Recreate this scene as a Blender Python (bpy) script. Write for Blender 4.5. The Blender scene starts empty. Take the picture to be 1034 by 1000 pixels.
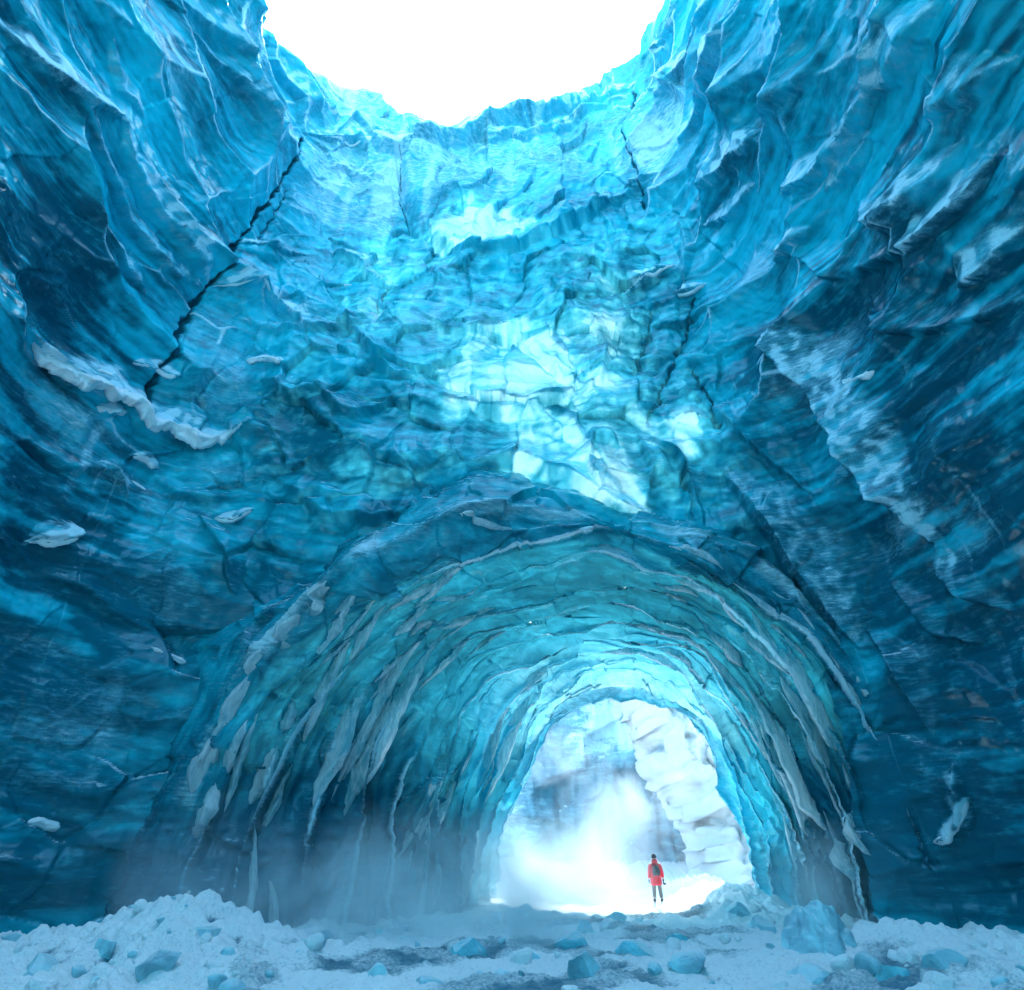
import bpy, bmesh, math, random
import numpy as np
from mathutils import Vector, Matrix
random.seed(7); np.random.seed(7)
R = math.radians
S = bpy.context.scene
COL = S.collection

# ------------------------------------------------------------------ camera
F_PX, CX, CY, PITCH, CAMZ = 650.0, 517.0, 500.0, R(30), 1.6
cam = bpy.data.cameras.new('camera'); co = bpy.data.objects.new('camera', cam); COL.objects.link(co)
cam.sensor_fit = 'HORIZONTAL'; cam.sensor_width = 36; cam.lens = 36*F_PX/1034
cam.clip_start = .1; cam.clip_end = 8000
co.location = (0, 0, CAMZ); co.rotation_euler = (R(90)+PITCH, 0, 0)
S.camera = co

def project(P):
    x, y, z = P[..., 0], P[..., 1], P[..., 2]-CAMZ
    d = y*math.cos(PITCH)+z*math.sin(PITCH)
    u = -y*math.sin(PITCH)+z*math.cos(PITCH)
    d = np.where(d < .3, .3, d)
    return CX+F_PX*x/d, CY-F_PX*u/d
def ray(px, py):
    a, b = (px-CX)/F_PX, (CY-py)/F_PX
    return np.array([a, math.cos(PITCH)-b*math.sin(PITCH), math.sin(PITCH)+b*math.cos(PITCH)])
def at_y(px, py, y):
    r = ray(px, py); return np.array([0, 0, CAMZ])+r*(y/r[1])

# ------------------------------------------------------------------ noise
def _h(ix, iy, seed):
    ix = ix.astype(np.int64); iy = iy.astype(np.int64)
    n = (ix*374761393+iy*668265263+seed*1442695041) & 0xffffffff
    n = ((n ^ (n >> 13))*1274126177) & 0xffffffff
    n = ((n ^ (n >> 16))*2246822519) & 0xffffffff
    return ((n ^ (n >> 15)) & 0xffffff)/float(0xffffff)
def perlin(x, y, seed=0):
    ix, iy = np.floor(x), np.floor(y); fx, fy = x-ix, y-iy
    u = fx*fx*fx*(fx*(fx*6-15)+10); v = fy*fy*fy*(fy*(fy*6-15)+10)
    def g(a, b):
        t = _h(ix+a, iy+b, seed)*2*math.pi
        return np.cos(t)*(fx-a)+np.sin(t)*(fy-b)
    a = g(0, 0); b = g(1, 0); c = g(0, 1); d = g(1, 1)
    return 1.5*((a*(1-u)+b*u)*(1-v)+(c*(1-u)+d*u)*v)
def fbm(x, y, o=4, seed=0, gain=.5):
    r = 0; a = 1; t = 0
    for i in range(o):
        r = r+a*perlin(x*2**i+i*17.3, y*2**i-i*9.1, seed+i*13); t += a; a *= gain
    return r/t
def ridged(x, y, o=3, seed=0):
    r = 0; a = 1; t = 0
    for i in range(o):
        r = r+a*(1-np.abs(perlin(x*2**i, y*2**i+i*5.7, seed+i*7))*2); t += a; a *= .5
    return r/t
def voronoi(x, y, seed=0, jit=.9):
    ix, iy = np.floor(x), np.floor(y)
    f1 = np.full(x.shape, 9.); f2 = np.full(x.shape, 9.); cid = np.zeros(x.shape)
    vx = np.zeros(x.shape); vy = np.zeros(x.shape)
    for a in (-1, 0, 1):
        for b in (-1, 0, 1):
            hx = _h(ix+a, iy+b, seed); hy = _h(ix+a, iy+b, seed+101)
            dx = ix+a+.5+jit*(hx-.5)-x; dy = iy+b+.5+jit*(hy-.5)-y
            d = np.sqrt(dx*dx+dy*dy); c = d < f1
            f2 = np.where(c, f1, np.minimum(f2, d)); f1 = np.where(c, d, f1)
            cid = np.where(c, hx*.61+hy*.39, cid); vx = np.where(c, dx, vx); vy = np.where(c, dy, vy)
    return f1, f2, cid, vx, vy
def facet(x, y, seed, tilt=1.):
    f1, f2, cid, vx, vy = voronoi(x, y, seed)
    t = cid*97.3 % 1*2*math.pi
    return (vx*np.cos(t)+vy*np.sin(t))*tilt+((cid*31.7) % 1-.5)*.5, f1, f2, cid
def sm(a, b, x):
    t = np.clip((x-a)/(b-a), 0, 1); return t*t*(3-2*t)

# ------------------------------------------------------------------ objects and tags
def tag(o, label=None, cat=None, group=None, kind=None):
    if label: o['label'] = label
    if cat: o['category'] = cat
    if group: o['group'] = group
    if kind: o['kind'] = kind
    return o
def link(name, me, mat, parent=None):
    o = bpy.data.objects.new(name, me); COL.objects.link(o)
    if mat: me.materials.append(mat)
    if parent: o.parent = parent
    return o
def empty(name, loc=(0, 0, 0)):
    o = bpy.data.objects.new(name, None); COL.objects.link(o); o.location = loc; o.empty_display_size = .5; return o
def mesh_np(name, V, Fc, mat, attrs=None, parent=None, smooth=True):
    me = bpy.data.meshes.new(name)
    n = len(V); m = len(Fc); k = Fc.shape[1]
    me.vertices.add(n); me.vertices.foreach_set('co', np.ascontiguousarray(V, np.float32).ravel())
    me.loops.add(m*k); me.loops.foreach_set('vertex_index', np.ascontiguousarray(Fc, np.int32).ravel())
    me.polygons.add(m); me.polygons.foreach_set('loop_start', np.arange(0, m*k, k, dtype=np.int32))
    me.update(calc_edges=True)
    me.polygons.foreach_set('use_smooth', np.full(m, smooth))
    for an, A in (attrs or {}).items():
        at = me.attributes.new(an, 'FLOAT_COLOR', 'POINT')
        B = np.ones((n, 4), np.float32); B[:, :A.shape[1]] = A
        at.data.foreach_set('color', B.ravel())
    me.validate()
    return link(name, me, mat, parent)
def grid_faces(nr, nc, keep=None, flip=False):
    r = np.arange(nr-1)[:, None]; c = np.arange(nc-1)[None, :]
    a = (r*nc+c); q = np.stack([a, a+1, a+nc+1, a+nc], -1).reshape(-1, 4)
    if flip: q = q[:, ::-1]
    if keep is not None: q = q[keep.reshape(-1)]
    return q
def compact(V, Fc, A):
    used = np.zeros(len(V), bool); used[Fc.ravel()] = True
    idx = np.cumsum(used)-1
    return V[used], idx[Fc], {k: a[used] for k, a in A.items()}

# ------------------------------------------------------------------ materials
def newmat(name):
    m = bpy.data.materials.new(name); m.use_nodes = True; nt = m.node_tree; nt.nodes.clear()
    return m, nt
class G:
    def __init__(s, nt): s.nt = nt
    def n(s, t, **k):
        x = s.nt.nodes.new(t)
        for a, b in k.items():
            if a.startswith('i_'):
                x.inputs[a[2:].replace('_', ' ')].default_value = b
            else: setattr(x, a, b)
        return x
    def l(s, a, b): s.nt.links.new(a, b)
    def setin(s, sock, v):
        if hasattr(v, 'is_output') or isinstance(v, bpy.types.NodeSocket): s.l(v, sock)
        else: sock.default_value = v
    def math(s, op, a, b=0., c=None, clamp=False):
        x = s.n('ShaderNodeMath', operation=op, use_clamp=clamp)
        s.setin(x.inputs[0], a); s.setin(x.inputs[1], b)
        if c is not None: s.setin(x.inputs[2], c)
        return x.outputs[0]
    def mix(s, f, a, b, blend='MIX'):
        x = s.n('ShaderNodeMix', data_type='RGBA', blend_type=blend)
        s.setin(x.inputs['Factor'], f); s.setin(x.inputs[6], a); s.setin(x.inputs[7], b)
        return x.outputs[2]
    def ramp(s, f, a, b, smooth=True):
        x = s.n('ShaderNodeMapRange', interpolation_type='SMOOTHSTEP' if smooth else 'LINEAR')
        s.setin(x.inputs[0], f); x.inputs[1].default_value = a; x.inputs[2].default_value = b
        return x.outputs[0]
    def noise(s, scale, detail=4, rough=.55, vec=None, dist=0., vscale=None):
        tc = s.n('ShaderNodeNewGeometry').outputs['Position'] if vec is None else vec
        if vscale:
            mp = s.n('ShaderNodeVectorMath', operation='MULTIPLY'); s.l(tc, mp.inputs[0]); mp.inputs[1].default_value = vscale
            tc = mp.outputs[0]
        x = s.n('ShaderNodeTexNoise'); s.l(tc, x.inputs['Vector'])
        x.inputs['Scale'].default_value = scale; x.inputs['Detail'].default_value = detail
        x.inputs['Roughness'].default_value = rough; x.inputs['Distortion'].default_value = dist
        return x.outputs['Fac']
    def vor(s, scale, feature='DISTANCE_TO_EDGE', vscale=None, warp=0.):
        tc = s.n('ShaderNodeNewGeometry').outputs['Position']
        if warp:
            nz = s.n('ShaderNodeTexNoise'); s.l(tc, nz.inputs['Vector']); nz.inputs['Scale'].default_value = scale*.8
            nz.inputs['Detail'].default_value = 3
            ad = s.n('ShaderNodeVectorMath', operation='MULTIPLY_ADD'); s.l(nz.outputs['Color'], ad.inputs[0])
            ad.inputs[1].default_value = (warp,)*3; s.l(tc, ad.inputs[2]); tc = ad.outputs[0]
        if vscale:
            mp = s.n('ShaderNodeVectorMath', operation='MULTIPLY'); s.l(tc, mp.inputs[0]); mp.inputs[1].default_value = vscale
            tc = mp.outputs[0]
        x = s.n('ShaderNodeTexVoronoi', feature=feature); s.l(tc, x.inputs['Vector']); x.inputs['Scale'].default_value = scale
        return x.outputs[0]
def RGB(r, g, b): return (r, g, b, 1)

def ice_material(name, deep, mid, frost, bump=1., strata=1., thin_col=(.10, .80, .95, 1), rough=.17, thin_k=.155, alt=None, alt_deep=None, thin_n=.9, lay=0., nsc=1.):
    """attribute ice: r frost and sky sheen, g darkness of clear ice and painted shade, b thinness"""
    m, nt = newmat(name); g = G(nt)
    at = g.n('ShaderNodeAttribute', attribute_name='ice'); sp = g.n('ShaderNodeSeparateColor'); g.l(at.outputs['Color'], sp.inputs[0])
    fr, dk, th = sp.outputs[0], sp.outputs[1], sp.outputs[2]
    ag = g.n('ShaderNodeAttribute', attribute_name='grain'); sg = g.n('ShaderNodeSeparateColor'); g.l(ag.outputs['Color'], sg.inputs[0])
    n1, n2, stx = sg.outputs[0], sg.outputs[1], sg.outputs[2]
    n3 = g.noise(5.*nsc, 3, .65, vscale=(.5, .5, 2.0))
    n4 = g.noise(24.*nsc, 3, .6)
    tone = g.math('ADD', g.math('MULTIPLY', n1, .7), g.math('MULTIPLY', n2, .7))
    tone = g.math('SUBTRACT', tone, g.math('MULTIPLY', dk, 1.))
    if lay: tone = g.math('ADD', tone, g.math('MULTIPLY', g.math('SUBTRACT', stx, .5), g.math('SUBTRACT', lay*1.25, g.math('MULTIPLY', at.outputs['Alpha'], lay))))
    tone = g.ramp(tone, .28, 1.0)
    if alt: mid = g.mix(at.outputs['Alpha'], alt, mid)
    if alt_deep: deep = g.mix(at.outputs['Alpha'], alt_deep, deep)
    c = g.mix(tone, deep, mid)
    # milky bubbly veils and streaks inside the ice
    veil = g.ramp(g.math('ADD', g.math('MULTIPLY', n3, .5), g.math('MULTIPLY', n2, .6)), .54, .82)
    c = g.mix(g.math('MULTIPLY', veil, .40), c, RGB(.07, .55, .66))
    # frost and painted sky sheen on lips, and where the mask says
    f = g.math('ADD', fr, g.math('MULTIPLY', g.math('SUBTRACT', n3, .5), .9))
    f = g.math('ADD', f, g.math('MULTIPLY', g.math('SUBTRACT', n4, .5), .35))
    f = g.math('MULTIPLY', g.ramp(f, .12, 1.0), g.ramp(fr, 0., .2))
    c = g.mix(g.math('MULTIPLY', f, .95), c, frost)
    c = g.mix(g.math('MULTIPLY', g.ramp(f, .45, .95), .8), c, RGB(.60, .80, .87))
    # snow settled on faces that look up
    geo = g.n('ShaderNodeNewGeometry'); sx = g.n('ShaderNodeSeparateXYZ'); g.l(geo.outputs['Normal'], sx.inputs[0])
    up = g.ramp(g.math('ADD', sx.outputs[2], g.math('MULTIPLY', g.math('SUBTRACT', n3, .5), .8)), .62, .9)
    c = g.mix(g.math('MULTIPLY', up, .8), c, RGB(.58, .78, .85))
    # bump
    h = g.math('ADD', g.math('MULTIPLY', n2, .16), g.math('MULTIPLY', n3, .16))
    h = g.math('ADD', h, g.math('MULTIPLY', n4, .02))
    if strata: h = g.math('ADD', h, g.math('MULTIPLY', stx, .45*strata))
    b = g.n('ShaderNodeBump', i_Strength=1.0, i_Distance=.085*bump); g.l(h, b.inputs['Height'])
    p = g.n('ShaderNodeBsdfPrincipled'); g.l(c, p.inputs['Base Color']); g.l(b.outputs[0], p.inputs['Normal'])
    ro = g.math('ADD', rough, g.math('MULTIPLY', g.math('MAXIMUM', f, up), .35)); g.l(ro, p.inputs['Roughness'])
    p.inputs['IOR'].default_value = 1.33
    p.inputs['Specular IOR Level'].default_value = .75; p.inputs['Specular Tint'].default_value = RGB(.45, .88, 1.)
    t = g.n('ShaderNodeBsdfTranslucent'); g.l(b.outputs[0], t.inputs['Normal'])
    tn = g.ramp(g.math('ADD', th, g.math('MULTIPLY', g.math('SUBTRACT', n2, .5), thin_n)), .15, 1.05)
    tn = g.math('MULTIPLY', tn, g.ramp(th, 0., .12))
    tc = g.mix(g.ramp(tn, .3, 1.1), thin_col, RGB(.55, .95, 1.))
    g.l(tc, t.inputs['Color'])
    mx = g.n('ShaderNodeMixShader'); g.l(g.math('MULTIPLY', tn, thin_k), mx.inputs[0])
    g.l(p.outputs[0], mx.inputs[1]); g.l(t.outputs[0], mx.inputs[2])
    o = g.n('ShaderNodeOutputMaterial'); g.l(mx.outputs[0], o.inputs[0])
    return m

DEEP = RGB(.003, .055, .13); MID = RGB(.012, .36, .60); FROST = RGB(.20, .53, .64)
M_HEAD = ice_material('head_ice', RGB(.003, .14, .20), RGB(.010, .58, .72), FROST, strata=.45, thin_n=.9, thin_k=.12, lay=.8, alt=RGB(.008, .60, .76), alt_deep=RGB(.001, .080, .13))
M_TUN = ice_material('arch_ice', RGB(.003, .11, .17), RGB(.012, .50, .64), RGB(.46, .68, .74), strata=.35, thin_n=.25, thin_col=(.07, .72, .93, 1), alt=RGB(.010, .56, .68))
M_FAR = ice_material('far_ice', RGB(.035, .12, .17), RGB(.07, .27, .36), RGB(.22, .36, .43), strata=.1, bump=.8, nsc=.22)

def snow_material(name, a=(.80, .87, .92, 1), b=(.45, .62, .72, 1), attr=True, white=True):
    m, nt = newmat(name); g = G(nt)
    n1 = g.noise(2.2, 5, .6); n2 = g.noise(14, 4, .65); n3 = g.noise(70, 2, .6)
    if attr:
        at = g.n('ShaderNodeAttribute', attribute_name='ice'); sp = g.n('ShaderNodeSeparateColor'); g.l(at.outputs['Color'], sp.inputs[0])
        if white: a = g.mix(sp.outputs[1], a, RGB(.74, .76, .78))
        wet_or_shade = g.ramp(g.math('ADD', sp.outputs[0], g.math('MULTIPLY', g.math('SUBTRACT', n2, .5), .7)), .25, .75)
    else:
        wet_or_shade = g.math('MULTIPLY', g.ramp(n1, .5, .75), .5)
    c = g.mix(wet_or_shade, a, b)
    c = g.mix(g.math('MULTIPLY', g.ramp(n2, .5, .75), .25), c, b)
    h = g.math('ADD', g.math('MULTIPLY', n2, .6), g.math('MULTIPLY', n3, .12))
    h = g.math('ADD', h, g.math('MULTIPLY', n1, .6))
    bp = g.n('ShaderNodeBump', i_Strength=.9, i_Distance=.12); g.l(h, bp.inputs['Height'])
    p = g.n('ShaderNodeBsdfPrincipled'); g.l(c, p.inputs['Base Color']); g.l(bp.outputs[0], p.inputs['Normal'])
    g.l(g.math('SUBTRACT', .75, g.math('MULTIPLY', wet_or_shade, .45)), p.inputs['Roughness'])
    o = g.n('ShaderNodeOutputMaterial'); g.l(p.outputs[0], o.inputs[0])
    return m
M_SNOW = snow_material('snow_ground', a=(.88, .91, .93, 1), b=(.08, .22, .30, 1))
M_SNOWB = snow_material('snow_lump', a=(.90, .93, .95, 1), b=(.55, .74, .82, 1), attr=False)
M_SLOPE = snow_material('slope_snow', a=(.52, .52, .52, 1), b=(.05, .16, .22, 1), white=False)  # base greyed against over-bright daylight; second colour paints blue crease shade

def block_material(name, col, tr=.25):
    m, nt = newmat(name); g = G(nt)
    n1 = g.noise(1.5, 4, .6, dist=.5); n2 = g.noise(7, 4, .65); n3 = g.noise(40, 2, .6)
    c = g.mix(g.ramp(n1, .3, .7), col, tuple(min(1, k*1.9+.05) for k in col[:3])+(1,))
    geo = g.n('ShaderNodeNewGeometry'); sx = g.n('ShaderNodeSeparateXYZ'); g.l(geo.outputs['Normal'], sx.inputs[0])
    up = g.ramp(g.math('ADD', sx.outputs[2], g.math('MULTIPLY', g.math('SUBTRACT', n2, .5), .9)), .55, .95)
    c = g.mix(g.math('MULTIPLY', up, .75), c, RGB(.75, .85, .9))
    h = g.math('ADD', g.math('MULTIPLY', n2, .5), g.math('MULTIPLY', n3, .1))
    bp = g.n('ShaderNodeBump', i_Strength=.8, i_Distance=.08); g.l(h, bp.inputs['Height'])
    p = g.n('ShaderNodeBsdfPrincipled'); g.l(c, p.inputs['Base Color']); g.l(bp.outputs[0], p.inputs['Normal'])
    p.inputs['Roughness'].default_value = .3; p.inputs['IOR'].default_value = 1.33
    t = g.n('ShaderNodeBsdfTranslucent'); t.inputs[0].default_value = tuple(min(1, k*2+.1) for k in col[:3])+(1,); g.l(bp.outputs[0], t.inputs['Normal'])
    mx = g.n('ShaderNodeMixShader'); mx.inputs[0].default_value = tr; g.l(p.outputs[0], mx.inputs[1]); g.l(t.outputs[0], mx.inputs[2])
    o = g.n('ShaderNodeOutputMaterial'); g.l(mx.outputs[0], o.inputs[0])
    return m
M_BLOCK = block_material('blue_block_ice', RGB(.14, .44, .52))
M_PALE = block_material('pale_block_ice', RGB(.26, .46, .56))
def fin_material():
    m, nt = newmat('clear_fin_ice'); g = G(nt)
    n1 = g.noise(1.2, 3, .6, vscale=(1, 1, .35)); n2 = g.noise(7., 3, .6, vscale=(1, 1, .3))
    p = g.n('ShaderNodeBsdfPrincipled'); c = g.mix(g.ramp(g.math('ADD', g.math('MULTIPLY', n1, .6), g.math('MULTIPLY', n2, .4)), .38, .55), RGB(.16, .54, .62), RGB(.95, .97, .97)); g.l(c, p.inputs['Base Color'])
    p.inputs['Roughness'].default_value = .12; p.inputs['IOR'].default_value = 1.31; p.inputs['Specular IOR Level'].default_value = 1.
    g.l(g.math('SUBTRACT', .25, g.math('MULTIPLY', g.ramp(n2, .45, .7), .25)), p.inputs['Transmission Weight'])
    b = g.n('ShaderNodeBump', i_Strength=1., i_Distance=.12); g.l(g.math('ADD', n1, g.math('MULTIPLY', n2, .4)), b.inputs['Height']); g.l(b.outputs[0], p.inputs['Normal'])
    t = g.n('ShaderNodeBsdfTranslucent'); t.inputs[0].default_value = RGB(.75, .92, .95)
    mx = g.n('ShaderNodeMixShader'); mx.inputs[0].default_value = .35; g.l(p.outputs[0], mx.inputs[1]); g.l(t.outputs[0], mx.inputs[2])
    o = g.n('ShaderNodeOutputMaterial'); g.l(mx.outputs[0], o.inputs[0]); return m
M_FIN = fin_material()

# ------------------------------------------------------------------ horseshoe canyon wall: base surface
zk = np.array([-3, 0, 11, 19, 30, 42, 70.])
xlk = np.array([-18.6, -18.8, -18.3, -17.2, -15.2, -13.4, -12.5])
xrk = np.array([17, 16.8, 15.2, 13.0, 10.8, 9.9, 9.9])
def xl(z): return np.interp(z, zk, xlk)
def xr(z): return np.interp(z, zk, xrk)
def bb(z): return np.interp(z, [-3, 10, 20, 32, 45, 70], [25.5, 25.0, 24.4, 24.8, 25.4, 26.5])
NEXP = 5.5
def _template():
    th = np.linspace(math.pi, 0, 4001)
    c, s = np.cos(th), np.sin(th)
    tx = np.sign(c)*np.abs(c)**(2/NEXP); ty = np.abs(s)**(2/NEXP)
    # straight part and closing curve behind the viewer
    yb = np.linspace(0, -.5, 200)[1:]
    th2 = np.linspace(0, math.pi/2, 400)[1:]
    bx, by = -np.cos(th2), -.5-.4*np.sin(th2)
    X = np.concatenate([bx[::-1], -np.ones(199)[::-1]*1.0, tx, np.ones(199), -bx])
    Y = np.concatenate([by[::-1], yb[::-1], ty, yb, by])
    return X, Y
TX, TY = _template()
SA = np.concatenate([[0], np.cumsum(np.hypot(np.diff(TX)*15, np.diff(TY)*25))])
SMID = np.interp(0, TX[len(TX)//2-1500:len(TX)//2+1500], SA[len(TX)//2-1500:len(TX)//2+1500])
SA = SA-SMID            # arc length, 0 at the middle of the headwall, negative to the left
SMAX = SA[-1]; SMIN = SA[0]
def base(s, z):
    tx = np.interp(s, SA, TX); ty = np.interp(s, SA, TY)
    L, Rr = xl(z), xr(z)
    return np.stack([(L+Rr)/2+(Rr-L)/2*tx, bb(z)*ty, z+0*tx], -1)
# lookup: pixel -> (s, z)
_s = np.arange(-42, 42, .12); _z = np.arange(-2, 62, .12)
_S, _Z = np.meshgrid(_s, _z); _PX, _PY = project(base(_S, _Z))
_B = base(_S, _Z); _ok = (_B[..., 1]*math.cos(PITCH)+(_B[..., 2]-CAMZ)*math.sin(PITCH)) > 2
_PX = np.where(_ok, _PX, 1e6)
def inv(px, py):
    k = np.argmin((_PX-px)**2+(_PY-py)**2); return _S.ravel()[k], _Z.ravel()[k]

# rim line
RIM = [(265, 0), (285, 30), (300, 52), (335, 70), (370, 92), (385, 96), (410, 112), (440, 124), (480, 118), (500, 113), (530, 103), (560, 96), (600, 80), (632, 62), (648, 45), (652, 28), (668, 3)]
rs = [inv(*p) for p in RIM]
rs = sorted(rs); _rs = np.array([r[0] for r in rs]); _rz = np.array([r[1] for r in rs])
def ztop(s):
    e = np.interp(s, np.concatenate([[SMIN, _rs[0]-10], _rs, [_rs[-1]+10, SMAX]]), np.concatenate([[40, _rz[0]+1], _rz, [_rz[-1]+1, 42]]))
    return e+.35*fbm(s*.6, s*0+3, 4, 5)

# traced lips: points in the picture, width m, height m, frost and sky sheen, side (+1: gentle face above)
LIPS = [
 ([(0, 25), (30, 65), (60, 95), (97, 115)], .8, .5, .9), ([(100, 105), (112, 160), (135, 195), (165, 235), (205, 288)], .9, .5, .8),
 ([(65, 108), (90, 160), (110, 195), (130, 230), (160, 270), (205, 292)], .6, .4, .7), ([(90, 230), (110, 260), (145, 297)], .5, .35, .7),
 ([(105, 40), (110, 90), (132, 118)], .4, .3, .7), ([(85, 0), (112, 28)], .3, .3, .6),
 ([(170, 0), (205, 40), (240, 90), (265, 118), (262, 155)], .9, .5, .8), ([(180, 30), (200, 65), (215, 80), (240, 130), (246, 150)], .6, .4, .7),
 ([(275, 20), (277, 60), (300, 100), (308, 133)], .8, .5, .8), ([(292, 45), (312, 80), (322, 100), (336, 130)], .5, .35, .7), ([(240, 0), (262, 30)], .4, .3, .6),
 ([(310, 135), (360, 145), (400, 163), (430, 160), (470, 148), (530, 125), (585, 108), (640, 85)], 1.5, .8, .85),
 ([(330, 140), (350, 128), (420, 152)], .6, .3, .7), ([(480, 155), (540, 140), (600, 118), (635, 100)], .9, .5, .75), ([(490, 135), (560, 118), (620, 95)], .6, .4, .8),
 ([(210, 290), (230, 292), (262, 304), (310, 326)], .7, .6, 1.), ([(240, 245), (262, 250), (275, 257), (310, 258)], .4, .35, .9),
 ([(330, 170), (350, 172), (376, 186)], .4, .3, .8), ([(335, 255), (360, 266), (375, 280), (400, 291)], .6, .5, .9),
 ([(400, 165), (408, 200), (420, 235), (450, 256), (490, 258), (540, 243), (570, 218), (600, 195)], .8, -.7, .1),
 ([(440, 255), (480, 265), (520, 262), (560, 250), (600, 225), (660, 190)], 1.2, .6, .4),
 ([(775, 0), (755, 45), (730, 85), (695, 145)], 1.2, .7, .85), ([(735, 0), (705, 55), (690, 85), (676, 110)], .8, .5, .8), ([(700, 0), (690, 30), (672, 60)], .5, .4, .7),
 ([(975, 0), (950, 40), (925, 75), (905, 95)], 1.0, .6, .7), ([(922, 23), (916, 62), (901, 100), (868, 140), (835, 178), (789, 197)], .9, .6, .8),
 ([(893, 135), (870, 166), (845, 193)], .7, .5, .7), ([(978, 143), (955, 182), (909, 226), (882, 209)], .8, .6, .75),
 ([(775, 135), (750, 166), (708, 201)], 1.1, .6, .85), ([(764, 186), (738, 217), (713, 228)], .6, .4, .8), ([(827, 232), (808, 250), (789, 267)], .5, .5, .95),
 ([(1010, 160), (970, 217), (932, 255)], .8, .6, 1.), ([(1034, 225), (1000, 270), (975, 290)], .6, .5, .8),
 ([(684, 271), (660, 285), (634, 302)], .6, .5, .95), ([(712, 286), (684, 303)], .4, .4, .95), ([(672, 178), (655, 192), (634, 205)], .4, .4, .9),
 ([(690, 215), (700, 250), (695, 290)], .6, .4, .5), ([(660, 95), (690, 80), (700, 110)], .5, .4, .6), ([(830, 0), (800, 50), (760, 100), (745, 130)], .8, .4, .5),
 ([(860, 30), (840, 80), (800, 120)], .7, .4, .4), ([(1034, 60), (1000, 90), (960, 120)], .7, .5, .6), ([(780, 335), (820, 380), (858, 430), (900, 480), (930, 510), (950, 545)], 1.6, .8, .75),
 ([(730, 480), (775, 530), (810, 580), (865, 650)], 1.5, .8, .6), ([(700, 400), (740, 430), (790, 470), (830, 500)], .8, .6, .2),
 ([(800, 250), (850, 280), (900, 260), (960, 230)], .8, .5, .3), ([(870, 300), (910, 330), (960, 330), (1034, 300)], .7, .5, .3),
 ([(350, 330), (380, 370), (400, 385), (430, 382)], .8, .6, .2), ([(320, 400), (350, 425), (365, 430), (400, 410)], .7, .5, .3),
 ([(240, 325), (280, 345), (330, 345), (380, 325)], .7, .4, .6), ([(265, 395), (300, 410), (330, 400)], .5, .4, .3),
 ([(280, 480), (330, 520), (380, 530), (430, 510)], .8, .6, .2), ([(430, 330), (470, 345), (520, 340), (560, 315)], .6, .4, .3),
 ([(440, 400), (470, 415), (530, 418), (575, 400), (590, 380)], .8, .6, .3), ([(595, 330), (612, 360), (605, 395), (585, 410)], .6, .5, .3),
 ([(480, 470), (530, 465), (580, 490), (620, 515), (650, 520)], .9, .7, .6), ([(600, 440), (590, 470), (605, 500)], .6, .5, .4), ([(640, 440), (660, 480), (650, 515)], .6, .5, .3),
 ([(650, 450), (680, 465), (700, 500), (710, 530)], .7, .6, .3), ([(680, 430), (700, 420), (720, 430)], .5, .4, .2), ([(540, 350), (565, 385), (600, 400)], .5, .4, .3),
 ([(20, 540), (60, 545), (75, 535)], .6, .5, .5), ([(10, 440), (60, 470), (110, 480)], .6, .4, .3), ([(0, 330), (50, 370), (100, 400)], .7, .5, .2),
 ([(160, 480), (180, 500), (240, 500)], .5, .4, .3), ([(30, 580), (80, 600), (150, 640)], .5, .4, .1), ([(200, 520), (230, 560), (235, 600)], .5, .4, .2),
 ([(880, 640), (920, 680), (945, 740)], .7, .6, .35), ([(950, 560), (990, 600), (1034, 620)], .6, .5, .3), ([(905, 590), (960, 640), (1000, 650)], .5, .4, .25),
 ([(975, 770), (985, 800), (975, 840)], .5, .5, .6), ([(860, 470), (900, 500), (940, 495)], .6, .5, .1),
]
LIPS += [([(14, 343), (30, 362), (52, 380), (85, 392), (112, 398), (128, 408), (145, 428), (180, 440), (215, 447), (235, 440), (254, 434)], 1.0, .55, 1.), ([(85, 412), (100, 418), (122, 418)], .5, .3, 1.), ([(136, 366), (155, 374), (176, 383)], .4, .3, 1.), ([(248, 370), (288, 380)], .4, .3, 1.), ([(130, 460), (160, 472)], .4, .3, 1.), ([(16, 546), (45, 548), (76, 538)], .5, .4, 1.), ([(216, 522), (236, 526), (254, 514)], .4, .3, 1.), ([(95, 470), (110, 480), (125, 500)], .5, .4, .8), ([(945, 850), (965, 846), (980, 832), (986, 806)], .4, .4, 1.)]
LIPS_SZ = [([inv(*p) for p in L], w, h, f) for L, w, h, f in LIPS]
# cracks: narrow dark grooves
CRACKS = [([(306, 140), (283, 185), (238, 245), (215, 280), (185, 330), (150, 400)], .22, .5), ([(405, 165), (402, 200), (415, 232)], .10, .25), ([(640, 90), (632, 140), (650, 180), (655, 215)], .18, .35),
          ([(700, 300), (692, 335), (682, 362), (668, 400), (655, 430)], .16, .4), ([(657, 320), (650, 350), (640, 375)], .12, .3), ([(290, 190), (270, 230), (258, 245)], .10, .25), ([(390, 290), (378, 330)], .12, .3),
          ([(700, 380), (716, 405), (724, 432)], .12, .3), ([(605, 516), (607, 545), (605, 575)], .08, .15), ([(598, 520), (599, 560)], .06, .12), ([(612, 520), (610, 570)], .06, .12)]
CR_SZ = [([inv(*p) for p in L], w, h) for L, w, h in CRACKS]
def blob(px, py, rx, ry, v):
    s0, z0 = inv(px, py); s1, _ = inv(px+rx, py); _, z1 = inv(px, py-ry)
    return s0, z0, max(.4, abs(s1-s0)), max(.4, abs(z1-z0)), v
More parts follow.
